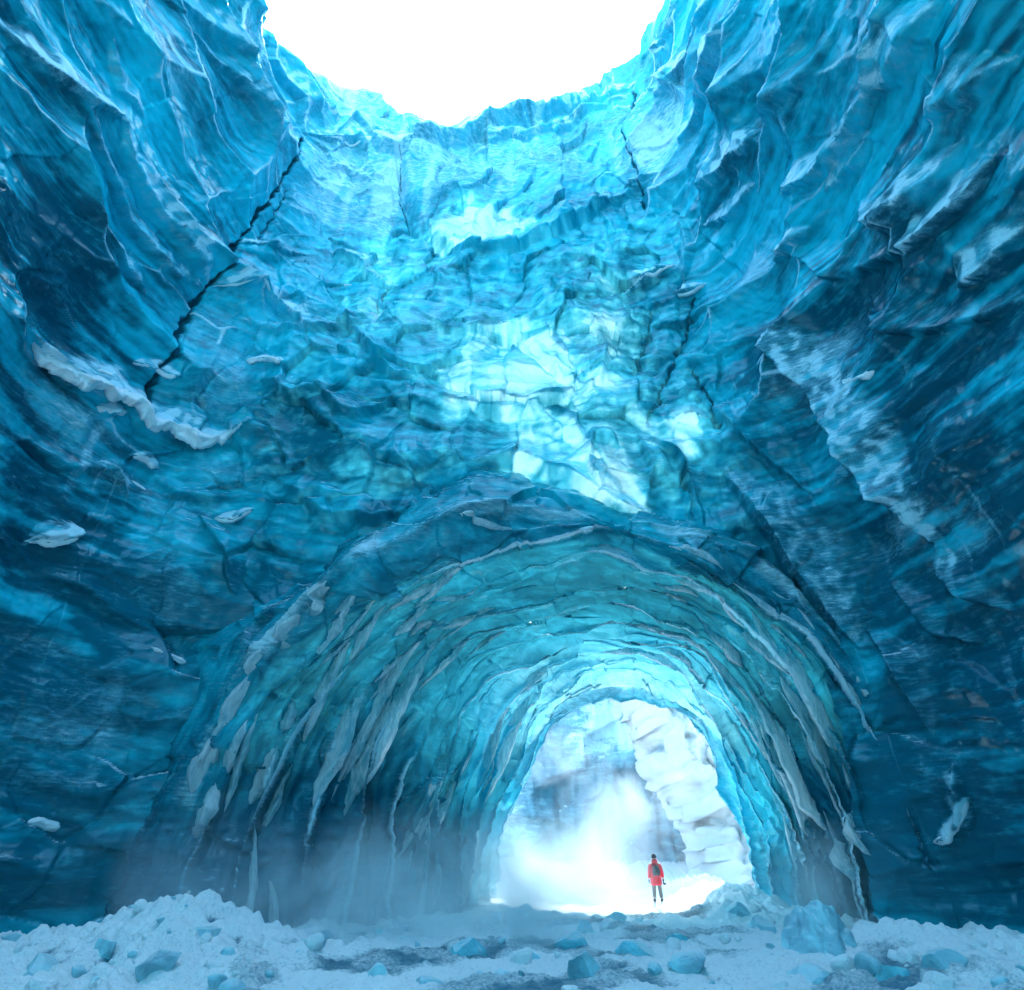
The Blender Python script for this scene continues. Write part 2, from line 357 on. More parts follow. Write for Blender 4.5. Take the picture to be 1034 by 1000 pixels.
DARK = [tuple(list(blob(*b)[:4])+[b[4]*1.6]) for b in [(120, 585, 60, 14, .9), (150, 615, 70, 10, .9), (150, 640, 50, 8, .8), (60, 690, 90, 25, .7), (25, 560, 40, 12, .8), (20, 495, 35, 14, .7), (50, 250, 70, 60, .45),
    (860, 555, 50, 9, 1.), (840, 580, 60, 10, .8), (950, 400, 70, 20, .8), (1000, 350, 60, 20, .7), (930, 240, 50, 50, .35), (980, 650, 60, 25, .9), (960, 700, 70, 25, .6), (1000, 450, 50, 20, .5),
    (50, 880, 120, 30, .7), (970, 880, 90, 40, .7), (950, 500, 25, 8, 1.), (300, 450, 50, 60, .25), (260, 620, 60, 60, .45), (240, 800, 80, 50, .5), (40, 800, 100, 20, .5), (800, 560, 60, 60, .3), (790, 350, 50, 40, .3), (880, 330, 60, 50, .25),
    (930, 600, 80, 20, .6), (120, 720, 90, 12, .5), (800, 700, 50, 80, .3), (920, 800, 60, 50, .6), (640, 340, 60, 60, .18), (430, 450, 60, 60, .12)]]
FRB = [blob(*b) for b in [(100, 480, 60, 20, .4), (30, 650, 60, 12, .45), (60, 790, 60, 12, .35), (200, 330, 40, 30, .4), (230, 480, 50, 18, .35), (880, 470, 60, 18, .45), (980, 560, 60, 14, .5), (940, 660, 50, 12, .4), (970, 760, 50, 14, .35), (850, 350, 60, 20, .4), (50, 130, 60, 30, .45), (150, 60, 50, 40, .4), (250, 50, 40, 40, .45), (880, 60, 60, 40, .35), (970, 110, 50, 40, .35), (750, 60, 40, 60, .45), (660, 150, 30, 50, .4), (60, 420, 80, 26, .7), (215, 385, 30, 50, .45), (240, 400, 20, 60, .3), (60, 740, 90, 26, .6), (100, 700, 70, 18, .35), (845, 410, 50, 40, .4), (930, 525, 45, 25, .65), (850, 620, 25, 25, .6), (760, 275, 60, 35, .6),
    (820, 370, 50, 30, .5), (450, 180, 190, 40, .28), (350, 210, 70, 40, .3), (290, 320, 90, 30, .35), (380, 350, 60, 30, .3), (690, 120, 50, 60, .45), (820, 100, 80, 80, .25), (330, 70, 60, 40, .5), (170, 540, 40, 60, .3), (180, 600, 30, 50, .3), (460, 330, 60, 60, .35),
    (900, 560, 50, 20, .35), (200, 100, 120, 90, .2), (480, 440, 60, 40, .3), (130, 290, 40, 50, .2), (30, 600, 40, 15, .25), (1000, 520, 40, 30, .4)]]
THIN = [blob(*b) for b in [(485, 232, 46, 22, 1.1), (470, 215, 24, 18, .7), (520, 235, 22, 12, .5), (556, 382, 28, 22, 1.), (505, 402, 38, 18, .9), (600, 340, 26, 22, .6), (540, 350, 40, 22, .6), (600, 395, 22, 12, .6), (618, 485, 24, 34, 1.1), (590, 500, 24, 12, .7),
    (600, 455, 50, 30, .15), (540, 490, 50, 20, .15), (635, 512, 16, 10, .6), (520, 470, 16, 10, .5), (702, 428, 20, 16, .8), (690, 455, 20, 16, .7), (540, 455, 50, 30, .35), (470, 370, 50, 40, .35), (550, 420, 170, 130, .16), (500, 300, 160, 60, .10), (400, 250, 60, 40, .2), (390, 330, 40, 30, .25), (640, 260, 60, 40, .2), (360, 500, 60, 40, .25), (650, 400, 90, 90, .2), (700, 220, 60, 60, .15)]]

def polyd(s, z, pts):
    """distance to a polyline, signed by side, and progress 0..1"""
    best = np.full(s.shape, 1e9); sg = np.ones(s.shape); pr = np.zeros(s.shape)
    L = [0]
    for a, b in zip(pts[:-1], pts[1:]): L.append(L[-1]+math.hypot(b[0]-a[0], b[1]-a[1]))
    for i, (a, b) in enumerate(zip(pts[:-1], pts[1:])):
        dx, dz = b[0]-a[0], b[1]-a[1]; l2 = dx*dx+dz*dz+1e-9
        t = np.clip(((s-a[0])*dx+(z-a[1])*dz)/l2, 0, 1)
        d = np.hypot(s-a[0]-t*dx, z-a[1]-t*dz); c = d < best
        cr = (dx*(z-a[1])-dz*(s-a[0]))*(1 if dx >= 0 else -1)
        best = np.where(c, d, best); sg = np.where(c, np.sign(cr), sg); pr = np.where(c, (L[i]+t*(L[i+1]-L[i]))/max(L[-1], 1e-6), pr)
    return best, sg, pr, L[-1]

def wall_fields(s, z):
    sh = s.shape; s = s.ravel(); z = z.ravel()
    hd = 1-sm(9, 15, np.abs(s))                 # headwall weight
    low = 1-sm(14, 26, z)
    ws = s+1.2*fbm(s*.13, z*.16, 3, 11)+.22*fbm(s*.6, z*.7, 2, 12); wz = z+1.0*fbm(s*.13, z*.16, 3, 21)+.2*fbm(s*.6, z*.7, 2, 22)
    d = 1.5*fbm(s/13., z/11., 3, 31)
    # long scallops on the sides
    tilt = .12*ws*np.sign(s)
    f1, f2, cid, _, _ = voronoi(ws/5.6, (wz-tilt)/2.5, 41)
    e = f2-f1
    up = sm(12, 22, z)
    Aup = (1-hd)*(.35+.65*up)+.35*hd
    d = d+1.25*Aup*f1**2*1.6
    crest = (1-sm(.0, .055, e))*(.25+.75*up)*(1-hd)*sm(-.05, .3, perlin(ws*.35, wz*.5, 47))
    g1, g2, gid, _, _ = voronoi(ws/2.3+5, (wz-tilt)/1.05, 51)
    m2 = sm(-.3, .3, perlin(s*.21, z*.25, 57))
    d = d+(.15+.18*hd)*m2*g1**2*1.5
    crest = np.maximum(crest, (1-sm(.0, .05, g2-g1))*m2*.35*sm(0.05, .4, perlin(ws*.5, wz*.8, 48)))
    # fractured blocks on the headwall
    fc, a1, a2, ac = facet(ws/2.9+3, wz/2.5, 61, 1.2)
    d = d+hd*.42*fc+(1-hd)*.10*fc
    fc2, b1, b2, bc = facet(ws/1.05+9, wz/.9, 71, 1.2)
    d = d+(.07*hd+.03)*fc2*sm(-.2, .3, perlin(s*.3+4, z*.3, 77))
    fc3, _, _, _ = facet(ws/.42, wz/.33, 81, 1.2)
    d = d+.018*fc3
    d = d-.10*hd*(1-sm(0, .07, a2-a1))
    # vertical ribs low on the headwall and faint ones on the sides
    d = d+.30*hd*ridged(ws*.33, wz*.05, 2, 91)+.08*(1-hd)*ridged(ws*.5, wz*.08, 2, 92)
    # strata, strongest low on the sides
    zz = wz*1.0-.05*s*np.sign(s)
    st = ridged(zz*.42, s*.035, 4, 95)
    st2 = perlin(zz*3.6, s*.12, 96)+.5*perlin(zz*8., s*.3, 97)
    sw = (.25+.75*low)*(1-.95*hd)
    d = d+.30*sw*st+.045*sw*st2
    d = d+.03*fbm(s*1.9, z*2.4, 4, 99)
    frost = crest*.8
    dark = .28*sw*sm(.1, .7, perlin(zz*1.7, s*.08, 101)*1.6)+.10*low*(1-.85*hd)  # last term darkens the lower walls: light falloff put in the colour
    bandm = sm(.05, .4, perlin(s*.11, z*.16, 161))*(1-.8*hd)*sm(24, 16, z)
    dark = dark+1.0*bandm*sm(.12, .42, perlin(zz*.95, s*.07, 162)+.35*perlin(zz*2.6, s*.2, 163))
    thin = np.zeros_like(s)
    # paler towards the rim: weathered ice and overhead light, both put in the colour
    frost = frost+.34*sm(31, 44, z)*(.6+.4*hd)+.10*sm(22, 34, z)
    frost = frost+.40*sm(.15, .6, perlin(s*1.5, z*.08, 171)+.4*perlin(s*4., z*.15, 172))*(1-hd)*sm(23, 15, z)*sm(-.2, .2, perlin(s*.15, z*.15, 173))
    nz = fbm(s*.8, z*.8, 3, 110)*.5
    zs = z
    for arr, lst in ((0, DARK), (1, FRB), (2, THIN)):
        for s0, z0, rx, rz, v in lst:
            if arr == 2 and v > .4: v *= (.8 if v > 1 else .6)
            q = ((s-s0)/rx)**2+((z-z0)/rz)**2
            w = v*np.exp(-np.clip(q*(1+nz*1.2)*1.1, 0, 30))
            if arr == 0: dark = dark+w
            elif arr == 1: frost = frost+w*.9
            else: thin = thin+w
    js = s+.16*fbm(s*.9, z*.9, 3, 120); jz = z+.16*fbm(s*.9, z*.9, 3, 121)
    for pts, w, h, f in LIPS_SZ:
        a = np.array(pts); pad = abs(w)*2.2
        k = np.where((s > a[:, 0].min()-pad) & (s < a[:, 0].max()+pad) & (z > a[:, 1].min()-pad) & (z < a[:, 1].max()+pad))[0]
        if not len(k): continue
        dd, sg, pr, L = polyd(js[k], jz[k], pts)
        tp = np.sqrt(np.clip(np.minimum(pr, 1-pr)*L/(.35*L+.01), 0.03, 1)); W = w*tp*(1+.3*perlin(s[k]*.9, z[k]*.9, 130))
        x = np.where(sg > 0, dd/(W*1.5), dd/(W*.32))
        pf = np.clip(1-x, 0, 1)
        d[k] += h*np.where(sg > 0, pf**1.3, pf**.8)*tp*1.25
        frost[k] = np.maximum(frost[k], f*sm(0, .45, pf)*np.where(sg > 0, 1, .55)*(.55+.45*sm(-.3, .3, perlin(s[k]*2.1, z[k]*2.1, 131))))
    for pts, w, h in CR_SZ:
        a = np.array(pts); pad = 1.5
        k = np.where((s > a[:, 0].min()-pad) & (s < a[:, 0].max()+pad) & (z > a[:, 1].min()-pad) & (z < a[:, 1].max()+pad))[0]
        if not len(k): continue
        jj = .28*fbm(s[k]*1.6, z[k]*1.6, 3, 140)
        dd, sg, pr, L = polyd(s[k]+jj, z[k]-jj, pts)
        W = .6*w*(.5+.9*np.clip(perlin(s[k]*1.3, z[k]*1.3, 141)+.5, 0, 1))
        g_ = np.clip(1-dd/W, 0, 1); d[k] -= h*.9*g_; dark[k] += .9*sm(0, .8, g_); frost[k] *= 1-g_
        d[k] -= .25*np.clip(1-dd/(w*5), 0, 1)
    em = .45*sm(-.1, .35, perlin(s*.5, z*.5, 165)); fcell = (.72+.56*((bc*53.1) % 1))*(1-em*(1-sm(0, .10, b2-b1)))*(.72+.56*((ac*41.7) % 1))*(.75+.25*sm(0, .10, a2-a1)); thin = thin*(hd*fcell+(1-hd))*1.12
    stv = sm(-.1, .5, perlin(ws*.55, z*.05, 150)+.5*perlin(ws*1.6, z*.12, 151))
    thin = thin+.16*hd*stv*sm(13, 16, z)*sm(40, 30, z)+.13*hd*sm(40, 30, z)*sm(8, 13, z)
    frost = frost+.22*hd*sm(.1, .6, perlin(ws*.8+9, z*.07, 152))*sm(14, 20, z)
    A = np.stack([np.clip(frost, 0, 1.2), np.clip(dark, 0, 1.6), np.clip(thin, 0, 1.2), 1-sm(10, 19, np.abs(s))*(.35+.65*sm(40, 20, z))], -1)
    return d.reshape(sh), A.reshape(sh+(4,))

# ------------------------------------------------------------------ tunnel sections
TK = np.array([0., .10, .24, .42, .62, 1.])          # control stations
T_Y = np.array([25.8, 23.6, 24.4, 26.8, 30.2, 36.4])
T_L = np.array([-14.5, -11.6, -9.2, -6.2, -3.3, -.85])
T_R = np.array([17.4, 15.0, 13.5, 12.5, 12.2, 12.15])
T_H = np.array([18.2, 14.5, 13.1, 11.9, 11.1, 10.3])
def cub(t, Y):
    # smooth monotone-ish interpolation (Catmull-Rom on uneven knots)
    m = np.gradient(Y, TK); i = np.clip(np.searchsorted(TK, t)-1, 0, len(TK)-2)
    h = TK[i+1]-TK[i]; u = (t-TK[i])/h
    return (2*u**3-3*u**2+1)*Y[i]+(u**3-2*u**2+u)*h*m[i]+(-2*u**3+3*u**2)*Y[i+1]+(u**3-u**2)*h*m[i+1]
def tun_base(th, t):
    L, Rr, H, Y = cub(t, T_L), cub(t, T_R), cub(t, T_H), cub(t, T_Y)
    c, s = np.cos(th), np.sin(th)
    ex = 2/2.25
    x = (L+Rr)/2-(Rr-L)/2*np.sign(c)*np.abs(c)**ex
    z = (H+1.2)*np.sign(s)*np.abs(s)**ex-1.2
    # crown leans to the right of the middle, towards the exit
    x = x+.05*(Rr-L)*np.abs(s)**2*(t-.2)
    return np.stack([x, Y+0*x, z], -1)

def inside_arch(P):
    """inside the tunnel mouth where it meets the headwall"""
    x = (P[..., 0]-1.0)/12.6; z = (P[..., 2]+1.2)/15.2
    return (np.abs(x)**2.3+np.abs(z)**2.3 < 1) & (P[..., 1] > 21.5) & (P[..., 0] < 11.6) & (P[..., 0] > -10.8)

def normals(P, flip=1):
    du = np.gradient(P, axis=1); dv = np.gradient(P, axis=0)
    n = np.cross(du, dv); return flip*n/np.maximum(np.linalg.norm(n, axis=-1, keepdims=True), 1e-9)

# ------------------------------------------------------------------ build walls
def s_samples(a, b, step): return np.linspace(a, b, max(2, int(round((b-a)/step))+1))
SPL, SPR = inv(230, 262)[0], inv(705, 300)[0]
print('split', SPL, SPR, 'S', SMIN, SMAX)
def grain(a, b, z, seed):
    """a along the wall, b across it, z height: cloudiness, streaks and layers, 0..1"""
    wa = a+.9*fbm(a*.25, b*.3, 3, seed); wb = b+.7*fbm(a*.25, b*.3, 3, seed+1)
    n1 = .5+.55*fbm(wa*.22, wb*.33, 4, seed+2)
    n2 = .5+.42*fbm(wa*.55, wb*1.9, 5, seed+3, .62)+.18*fbm(wa*2.2, wb*3.0, 3, seed+4)
    n3 = .5+.5*fbm(wa*.1, z*3., 4, seed+5, .65)
    return np.clip(np.stack([n1, n2, n3], -1), 0, 1)
def build_wall(name, ss, nz, mat, hole=False):
    v = np.linspace(0, 1, nz)
    Sg, Vg = np.meshgrid(ss, v); zt = ztop(Sg); Zg = -2+(zt+2)*Vg
    P = base(Sg, Zg); n = normals(P)
    # normal must look to the canyon's middle
    cen = np.array([0, 2, 0]); to = cen-P; to[..., 2] = 0
    if np.mean((n*to).sum(-1)) < 0: n = -n
    d, A = wall_fields(Sg, Zg)
    # the rim is rounded off
    rim = sm(.0, 1.0, (zt-Zg)/2.0); d = d*(.35+.65*rim)-1.0*(1-rim)**2
    if hole and ss[0] < 0 < ss[-1]:
        ed = np.minimum(Sg-ss[0], ss[-1]-Sg); d = d-.06*(ed < .35)
    Q = P+n*d[..., None]
    # roll over the rim and run back as the glacier's top
    rows = [Q]; At = [A]
    out = -n[-1].copy(); out[:, 2] = 0; out /= np.linalg.norm(out, axis=1, keepdims=True)
    for dist, dz in ((.25, .10), (.6, .16), (1.1, .12), (1.8, -.1), (2.8, -.6), (4.0, -1.6)):
        r = Q[-1]+out*dist; r[:, 2] += dz+.12*fbm(ss*1.3, ss*0+dist, 3, 201); rows.append(r[None])
        a = A[-1].copy(); a[:, 0] = np.clip(a[:, 0]+.2, 0, 1); a[:, 2] = 0; At.append(a[None])
    V = np.concatenate(rows, 0); A = np.concatenate(At, 0); nr, nc = V.shape[:2]
    keep = None
    if hole:
        ins = inside_arch(V); keep = ~(ins[:-1, :-1] & ins[1:, 1:] & ins[:-1, 1:] & ins[1:, :-1])
    Fc = grid_faces(nr, nc, keep); V = V.reshape(-1, 3); A = A.reshape(-1, 4)
    Gr = grain(Sg, Zg, Zg, 800); Gr = np.concatenate([Gr]+[Gr[-1:]]*6, 0).reshape(-1, 3)
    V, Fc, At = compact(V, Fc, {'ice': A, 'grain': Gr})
    return mesh_np(name, V, Fc, mat, At)
STEP = .055
back = 1.2
nearL = inv(0, 200)[0]; nearL = -36.; nearR = 36.
sl = np.concatenate([s_samples(SMIN, nearL, 1.0)[:-1], s_samples(nearL, SPL, STEP)])

sh_ = s_samples(SPL-.35, SPR+.35, STEP)
sr = np.concatenate([s_samples(SPR, nearR, STEP), s_samples(nearR, SMAX, 1.0)[1:]])
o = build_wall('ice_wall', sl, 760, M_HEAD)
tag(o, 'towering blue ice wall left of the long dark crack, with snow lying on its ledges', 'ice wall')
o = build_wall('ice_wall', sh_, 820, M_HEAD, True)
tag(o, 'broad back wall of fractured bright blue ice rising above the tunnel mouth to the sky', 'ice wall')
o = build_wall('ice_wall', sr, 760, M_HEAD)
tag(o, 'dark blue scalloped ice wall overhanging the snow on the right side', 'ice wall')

# ------------------------------------------------------------------ tunnel
arch = empty('ice_tunnel', (4, 30, 0))
tag(arch, 'glowing turquoise ice tunnel with fluted rings opening behind the red-coated walker', 'ice tunnel')
TD = {}
def build_tunnel():
    nth, nt_ = 820, 520
    th = np.linspace(R(-4), R(184), nth); t = np.linspace(0, 1, nt_)
    Th, T = np.meshgrid(th, t); P = tun_base(Th, T); n = normals(P)
    c = np.array([4., 0, 3.]); to = c-P; to[..., 1] = 0
    if np.mean((n*to).sum(-1)) < 0: n = -n
    seg = np.concatenate([[0], np.cumsum(np.linalg.norm(np.diff(P[:, nth//4], axis=0), axis=1))]); Lg = np.interp(T, t, seg)
    per = (Th/math.pi)*30
    wl = Lg+1.1*fbm(per*.13, Lg*.15, 2, 301)+.28*fbm(per*.5, Lg*.5, 2, 302); wp = per+1.0*fbm(per*.2, Lg*.3, 3, 303)
    mask = sm(0.02, .1, T)
    # overlapping flutes: saw-tooth rings broken into blades
    f1, f2, cid, vx, vy = voronoi(wp/5.0, wl/1.05, 311); e = f2-f1
    d = .38*f1**2*1.7*mask
    crest = (1-sm(0, .16, e))
    g1, g2, gid, _, _ = voronoi(wp/1.9, wl/.62+3, 321); d = d+.12*g1**2*1.6
    crest2 = (1-sm(0, .12, g2-g1))*.6
    ph = wl/1.55+.35*perlin(wp*.2, wl*.1, 331); saw = ph-np.floor(ph)
    lip = np.where(saw < .82, (saw/.82)**2.2, 1-((saw-.82)/.18)); lipm = (.35+.65*sm(-.35, .2, perlin(wp*.16, np.floor(ph)*3.1, 333)))*mask*(1-sm(.75, .95, T)*.4)
    d = d+.72*lip*lipm*(.7+.5*perlin(wp*.35, np.floor(ph)*1.7, 334))
    fc, _, _, _ = facet(wp/1.3, wl/1.1, 341, 1.1); d = d+.13*fc
    fc, _, _, _ = facet(wp/.5, wl/.4, 343, 1.1); d = d+.04*fc
    d = d+.06*fbm(per*1.5, Lg*1.5, 4, 345)+.5*fbm(per*.12, Lg*.12, 2, 346)
    # teal wall low on the left: layered
    lowm = sm(5, 2, P[..., 2])
    fr0 = 1-sm(.06, .20, T)          # where the vault grows out of the back wall it is fractured like it
    X0, Z0 = P[..., 0], P[..., 2]; wx = X0+.8*fbm(X0*.2, Z0*.2, 3, 361); wz = Z0+.8*fbm(X0*.2, Z0*.2, 3, 362)
    fa, _, _, _ = facet(wx/2.6+3, wz/2.2, 363, 1.2); fb, _, _, _ = facet(wx/1.0+3, wz/.85, 364, 1.2)
    fr1 = 1-sm(.15, .4, T)
    d = d*(1-.75*fr0)+fr1*(.25*fa+.07*fb)+1.2*fr1*fbm(X0*.16, Z0*.16, 2, 365)
    d = d+.10*lowm*perlin(P[..., 2]*4., Lg*.2, 351)
    Q = P+n*d[..., None]
    brk = sm(-.15, .3, perlin(wp*.33+7, wl*.9, 366)); frlip = np.exp(-((T-.11)/.02)**2)*sm(-.2, .3, perlin(X0*.4, Z0*.4, 368)); cr = np.maximum(crest*.45*brk, lip**3*lipm)*(1-fr0); band = lip**1.5*sm(-.05, .35, perlin(wp*.22+3, np.floor(ph)*2.3, 369))*(1-fr0)*(1-sm(.7, .9, T))
    Q[..., 1] -= fr1*.9*fbm(X0*.22+4, Z0*.22, 3, 367)
    Q[..., 1] -= .75*cr*mask                 # lips reach towards the mouth
    # thick rounded exit edge: roll outwards
    Q2 = Q[-1][None]; rows = [Q]; A = []
    hgt = sm(1, 9, P[..., 2])
    frost = .95*(.30+.70*hgt)*np.maximum(sm(.30, .8, cr), crest2*.5*brk*(1-fr0))*(1-.2*T)+.25*fbm(per*.4, Lg*.5, 3, 355)
    side = 1-hgt
    frost = frost+.35*sm(.8, 1., T)+.5*frlip+.12*fr0+.55*band
    dark = (.42+.30*lowm)*(1-sm(.35, .75, T))*sm(.1, .2, T)*(1-.5*hgt)+.28*fr0*(1-.6*hgt)  # darker away from the exit: falling daylight put in the colour
    thin = .08*hgt*sm(.1, .2, T)*(1-sm(.5, .8, T))+sm(.25, 1.0, T)*(.12+.34*hgt)-.12*(1-hgt)*(1-sm(.4, .8, T))+.15*sm(.86, .97, T)+.14+.18*fr1+.2*(1-e)*sm(.3, .7, T)*.6+.12*sm(.15, .3, T)*hgt
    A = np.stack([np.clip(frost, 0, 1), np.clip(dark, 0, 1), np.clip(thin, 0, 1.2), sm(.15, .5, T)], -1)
    out = -n[-1]
    extra = []
    for k, (dy, dr) in enumerate(((.15, .05), (.3, .25), (.35, .6), (.25, 1.1), (0, 1.8))):
        r = Q[-1].copy(); r[:, 1] += dy; r += out*dr; extra.append(r[None])
    rad = P[0]-np.array([1.6, 0, 2.]); rad[:, 1] = 0; rad /= np.linalg.norm(rad, axis=1, keepdims=True)
    pre = []
    for dr, dy in ((6.5, 1.6), (4., 1.1), (2., .7), (.8, .35)):
        r = Q[0]+rad*(dr*(1-.93*np.clip(np.sin(th), 0, 1)**2))[:, None]; r[:, 1] += dy; pre.append(r[None])
    GR = grain(per, Lg, P[..., 2], 900); GR = np.concatenate([GR[:1]]*4+[GR]+[GR[-1:]]*5, 0)
    V = np.concatenate(pre+[Q]+extra, 0); SK = A[:1].copy(); SK[..., 2] = 0; A = np.concatenate([SK]*4+[A]+[A[-1:]]*5, 0); nr, nc = V.shape[:2]
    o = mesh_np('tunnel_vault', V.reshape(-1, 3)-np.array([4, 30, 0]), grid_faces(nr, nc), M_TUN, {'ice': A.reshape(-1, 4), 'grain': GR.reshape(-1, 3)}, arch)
    TD['Q'] = Q; TD['n'] = n; TD['th'] = th; TD['t'] = t
    return o
build_tunnel()

# ------------------------------------------------------------------ ground
def bump2(x, y, cx, cy, rx, ry, h): return h*np.exp(-(((x-cx)/rx)**2+((y-cy)/ry)**2))
def gz(x, y):
    z = .10*fbm(x*.2, y*.2, 3, 401)
    z = z+bump2(x, y, -7.9, 17.5, 2.0, 1.8, 1.1)+bump2(x, y, -11.5, 18, 3, 2, .15)+bump2(x, y, -5.6, 17.5, 2, 1.6, .25)+bump2(x, y, -11.5, 14, 2.2, 2.4, .25)
    z = z+bump2(x, y, 8.6, 17, 2.2, 2, .62)+bump2(x, y, 13, 16.5, 3, 3, .12)+bump2(x, y, 8.2, 14.5, 2, 1.6, .35)
    z = z+.5*sm(-14, -19, x)+.3*sm(12, 16, x)*sm(40, 30, y)-.12*sm(5, 9, np.abs(x-1))
    z = z+bump2(x, y, 9.3, 32, 1.8, 3.2, 1.15)+bump2(x, y, 7.6, 33.5, 1.3, 1.3, .3)
    z = z+bump2(x, y, 2.5, 44, 3.5, 2.5, .9)+bump2(x, y, 5.5, 33, 4, 4, .05)+bump2(x, y, -1.5, 36, 2.5, 4, .6)+bump2(x, y, 11, 44, 3, 4, 1.2)
    z = z+bump2(x, y, 1.2, 12.6, 3, 1.2, .12)+bump2(x, y, 0, 28, 2.5, 3, .25)
    z = z+4.*sm(46, 70, y)+6*sm(14, 30, x)*sm(38, 46, y)
    return z
def rough(x, y):
    f1, f2, _, _, _ = voronoi(x/.95+.4*perlin(x, y, 7), y/.75, 411); g1, _, _, _, _ = voronoi(x/.36+.3*perlin(x*2, y*2, 8), y/.33, 421)
    h1, _, _, _, _ = voronoi(x/.15, y/.14, 431)
    bank = sm(4.2, 8, np.abs(x-1.5))
    m = .4+.6*bank
    r = .40*m*(1-f1*1.25)*sm(-.2, .3, perlin(x*.5, y*.5, 441))+.17*(1-g1*1.3)*(.4+.6*bank)+.05*(1-h1)+.16*fbm(x*.9, y*.9, 5, 451, .6)+.10*bank*ridged(x*1.3, y*1.3, 4, 453)-.20-.12*bank
    return r, f1, g1, bank
def ground():
    def far(a, n): return a*np.geomspace(1.06, 2500/a, n)
    xs = np.arange(-19, 19, .045); xs = np.concatenate([-far(19, 30)[::-1], xs, far(19, 30)])
    ys = [8.]; 
    while ys[-1] < 52: ys.append(ys[-1]+.04*(ys[-1]/12)**1.3)
    ys = np.concatenate([-np.geomspace(2500, 3, 24), [0, 3, 5, 6.5], ys, far(52, 26)])
    X, Y = np.meshgrid(xs, ys); z0 = gz(X, Y); r, f1, g1, bank = rough(X, Y)
    fade = (np.abs(X) < 60)*(Y > -40)*(Y < 120)
    Z = z0+r*fade
    r = r+.20+.12*bank
    wet_or_shade = .55*(1-bank)*sm(.1, -.35, r-.1*f1)+.5*sm(-.1, .35, perlin(X*.35, Y*.28, 461))*(1-bank)*sm(38, 33, Y)+.8*bank*sm(.18, -.05, r)
    wet_or_shade = wet_or_shade+.25*sm(-.1, .3, perlin(X*.8+4, Y*.8, 462))*sm(38, 33, Y)
    wet_or_shade = np.clip(wet_or_shade*sm(40, 34, Y), 0, 1)
    A = np.stack([wet_or_shade, sm(33, 39, Y)+0*wet_or_shade, wet_or_shade*0], -1)
    nr, nc = X.shape
    o = mesh_np('snow_ground', np.stack([X, Y, Z], -1).reshape(-1, 3), grid_faces(nr, nc), M_SNOW, {'ice': A.reshape(-1, 3)})
    return tag(o, 'trampled snow and wet ice floor running from the foreground into the tunnel', kind='structure')
ground()
def gh(x, y):
    X = np.array([float(x)]); Y = np.array([float(y)]); r = rough(X, Y)[0]; return float((gz(X, Y)+r)[0])

# ------------------------------------------------------------------ far side of the tunnel
def far_wall():
    u = np.arange(-34, 62, .14); z = np.arange(-1, 34.5, .15); U, Z = np.meshgrid(u, z)
    y = 60+.012*(U-6)**2
    d = 2.2*fbm(U*.09, Z*.06, 3, 501)+1.6*ridged(U*.16+.3*Z*.1, Z*.03, 3, 502)+.5*ridged(U*.6, Z*.12, 3, 503)
    fc, _, _, _ = facet(U/3.2, Z/2.6, 505, 1.2); d = d+.8*fc+.25*fbm(U*.8, Z*.8, 4, 507)
    y = y-d-.12*Z+0; fr = .35+.8*fbm(U*.12, Z*.10, 4, 509)+.35*sm(9, 18, Z)
    dk = .5+.6*fbm(U*.15, Z*.2, 3, 511)-.02*Z
    top = 28+1.5*fbm(u*.2, u*0, 3, 513)  # unseen top made taller to keep sun off the snow beyond the exit
    Zt = -1+(Z+1)/35.5*(top[None]+1)
    V = np.stack([U, y, Zt], -1)
    GR_ = grain(U*.25, Z*.13, Z*.15, 950)
    ex = []
    for k in range(1, 7): r = V[-1].copy(); r[:, 1] += k*1.2; r[:, 2] += .3-.25*k; ex.append(r[None])
    V = np.concatenate([V]+ex, 0); A = np.stack([np.clip(fr, 0, 1), np.clip(dk, 0, 1), 0*fr], -1); A = np.concatenate([A]+[A[-1:]]*6, 0)
    o = mesh_np('ice_wall', V.reshape(-1, 3), grid_faces(*V.shape[:2]), M_FAR, {'ice': A.reshape(-1, 3), 'grain': np.concatenate([GR_]+[GR_[-1:]]*6, 0).reshape(-1, 3)})
    tag(o, 'distant grey-blue ice face seen through the tunnel behind drifting mist', 'ice wall')
far_wall()
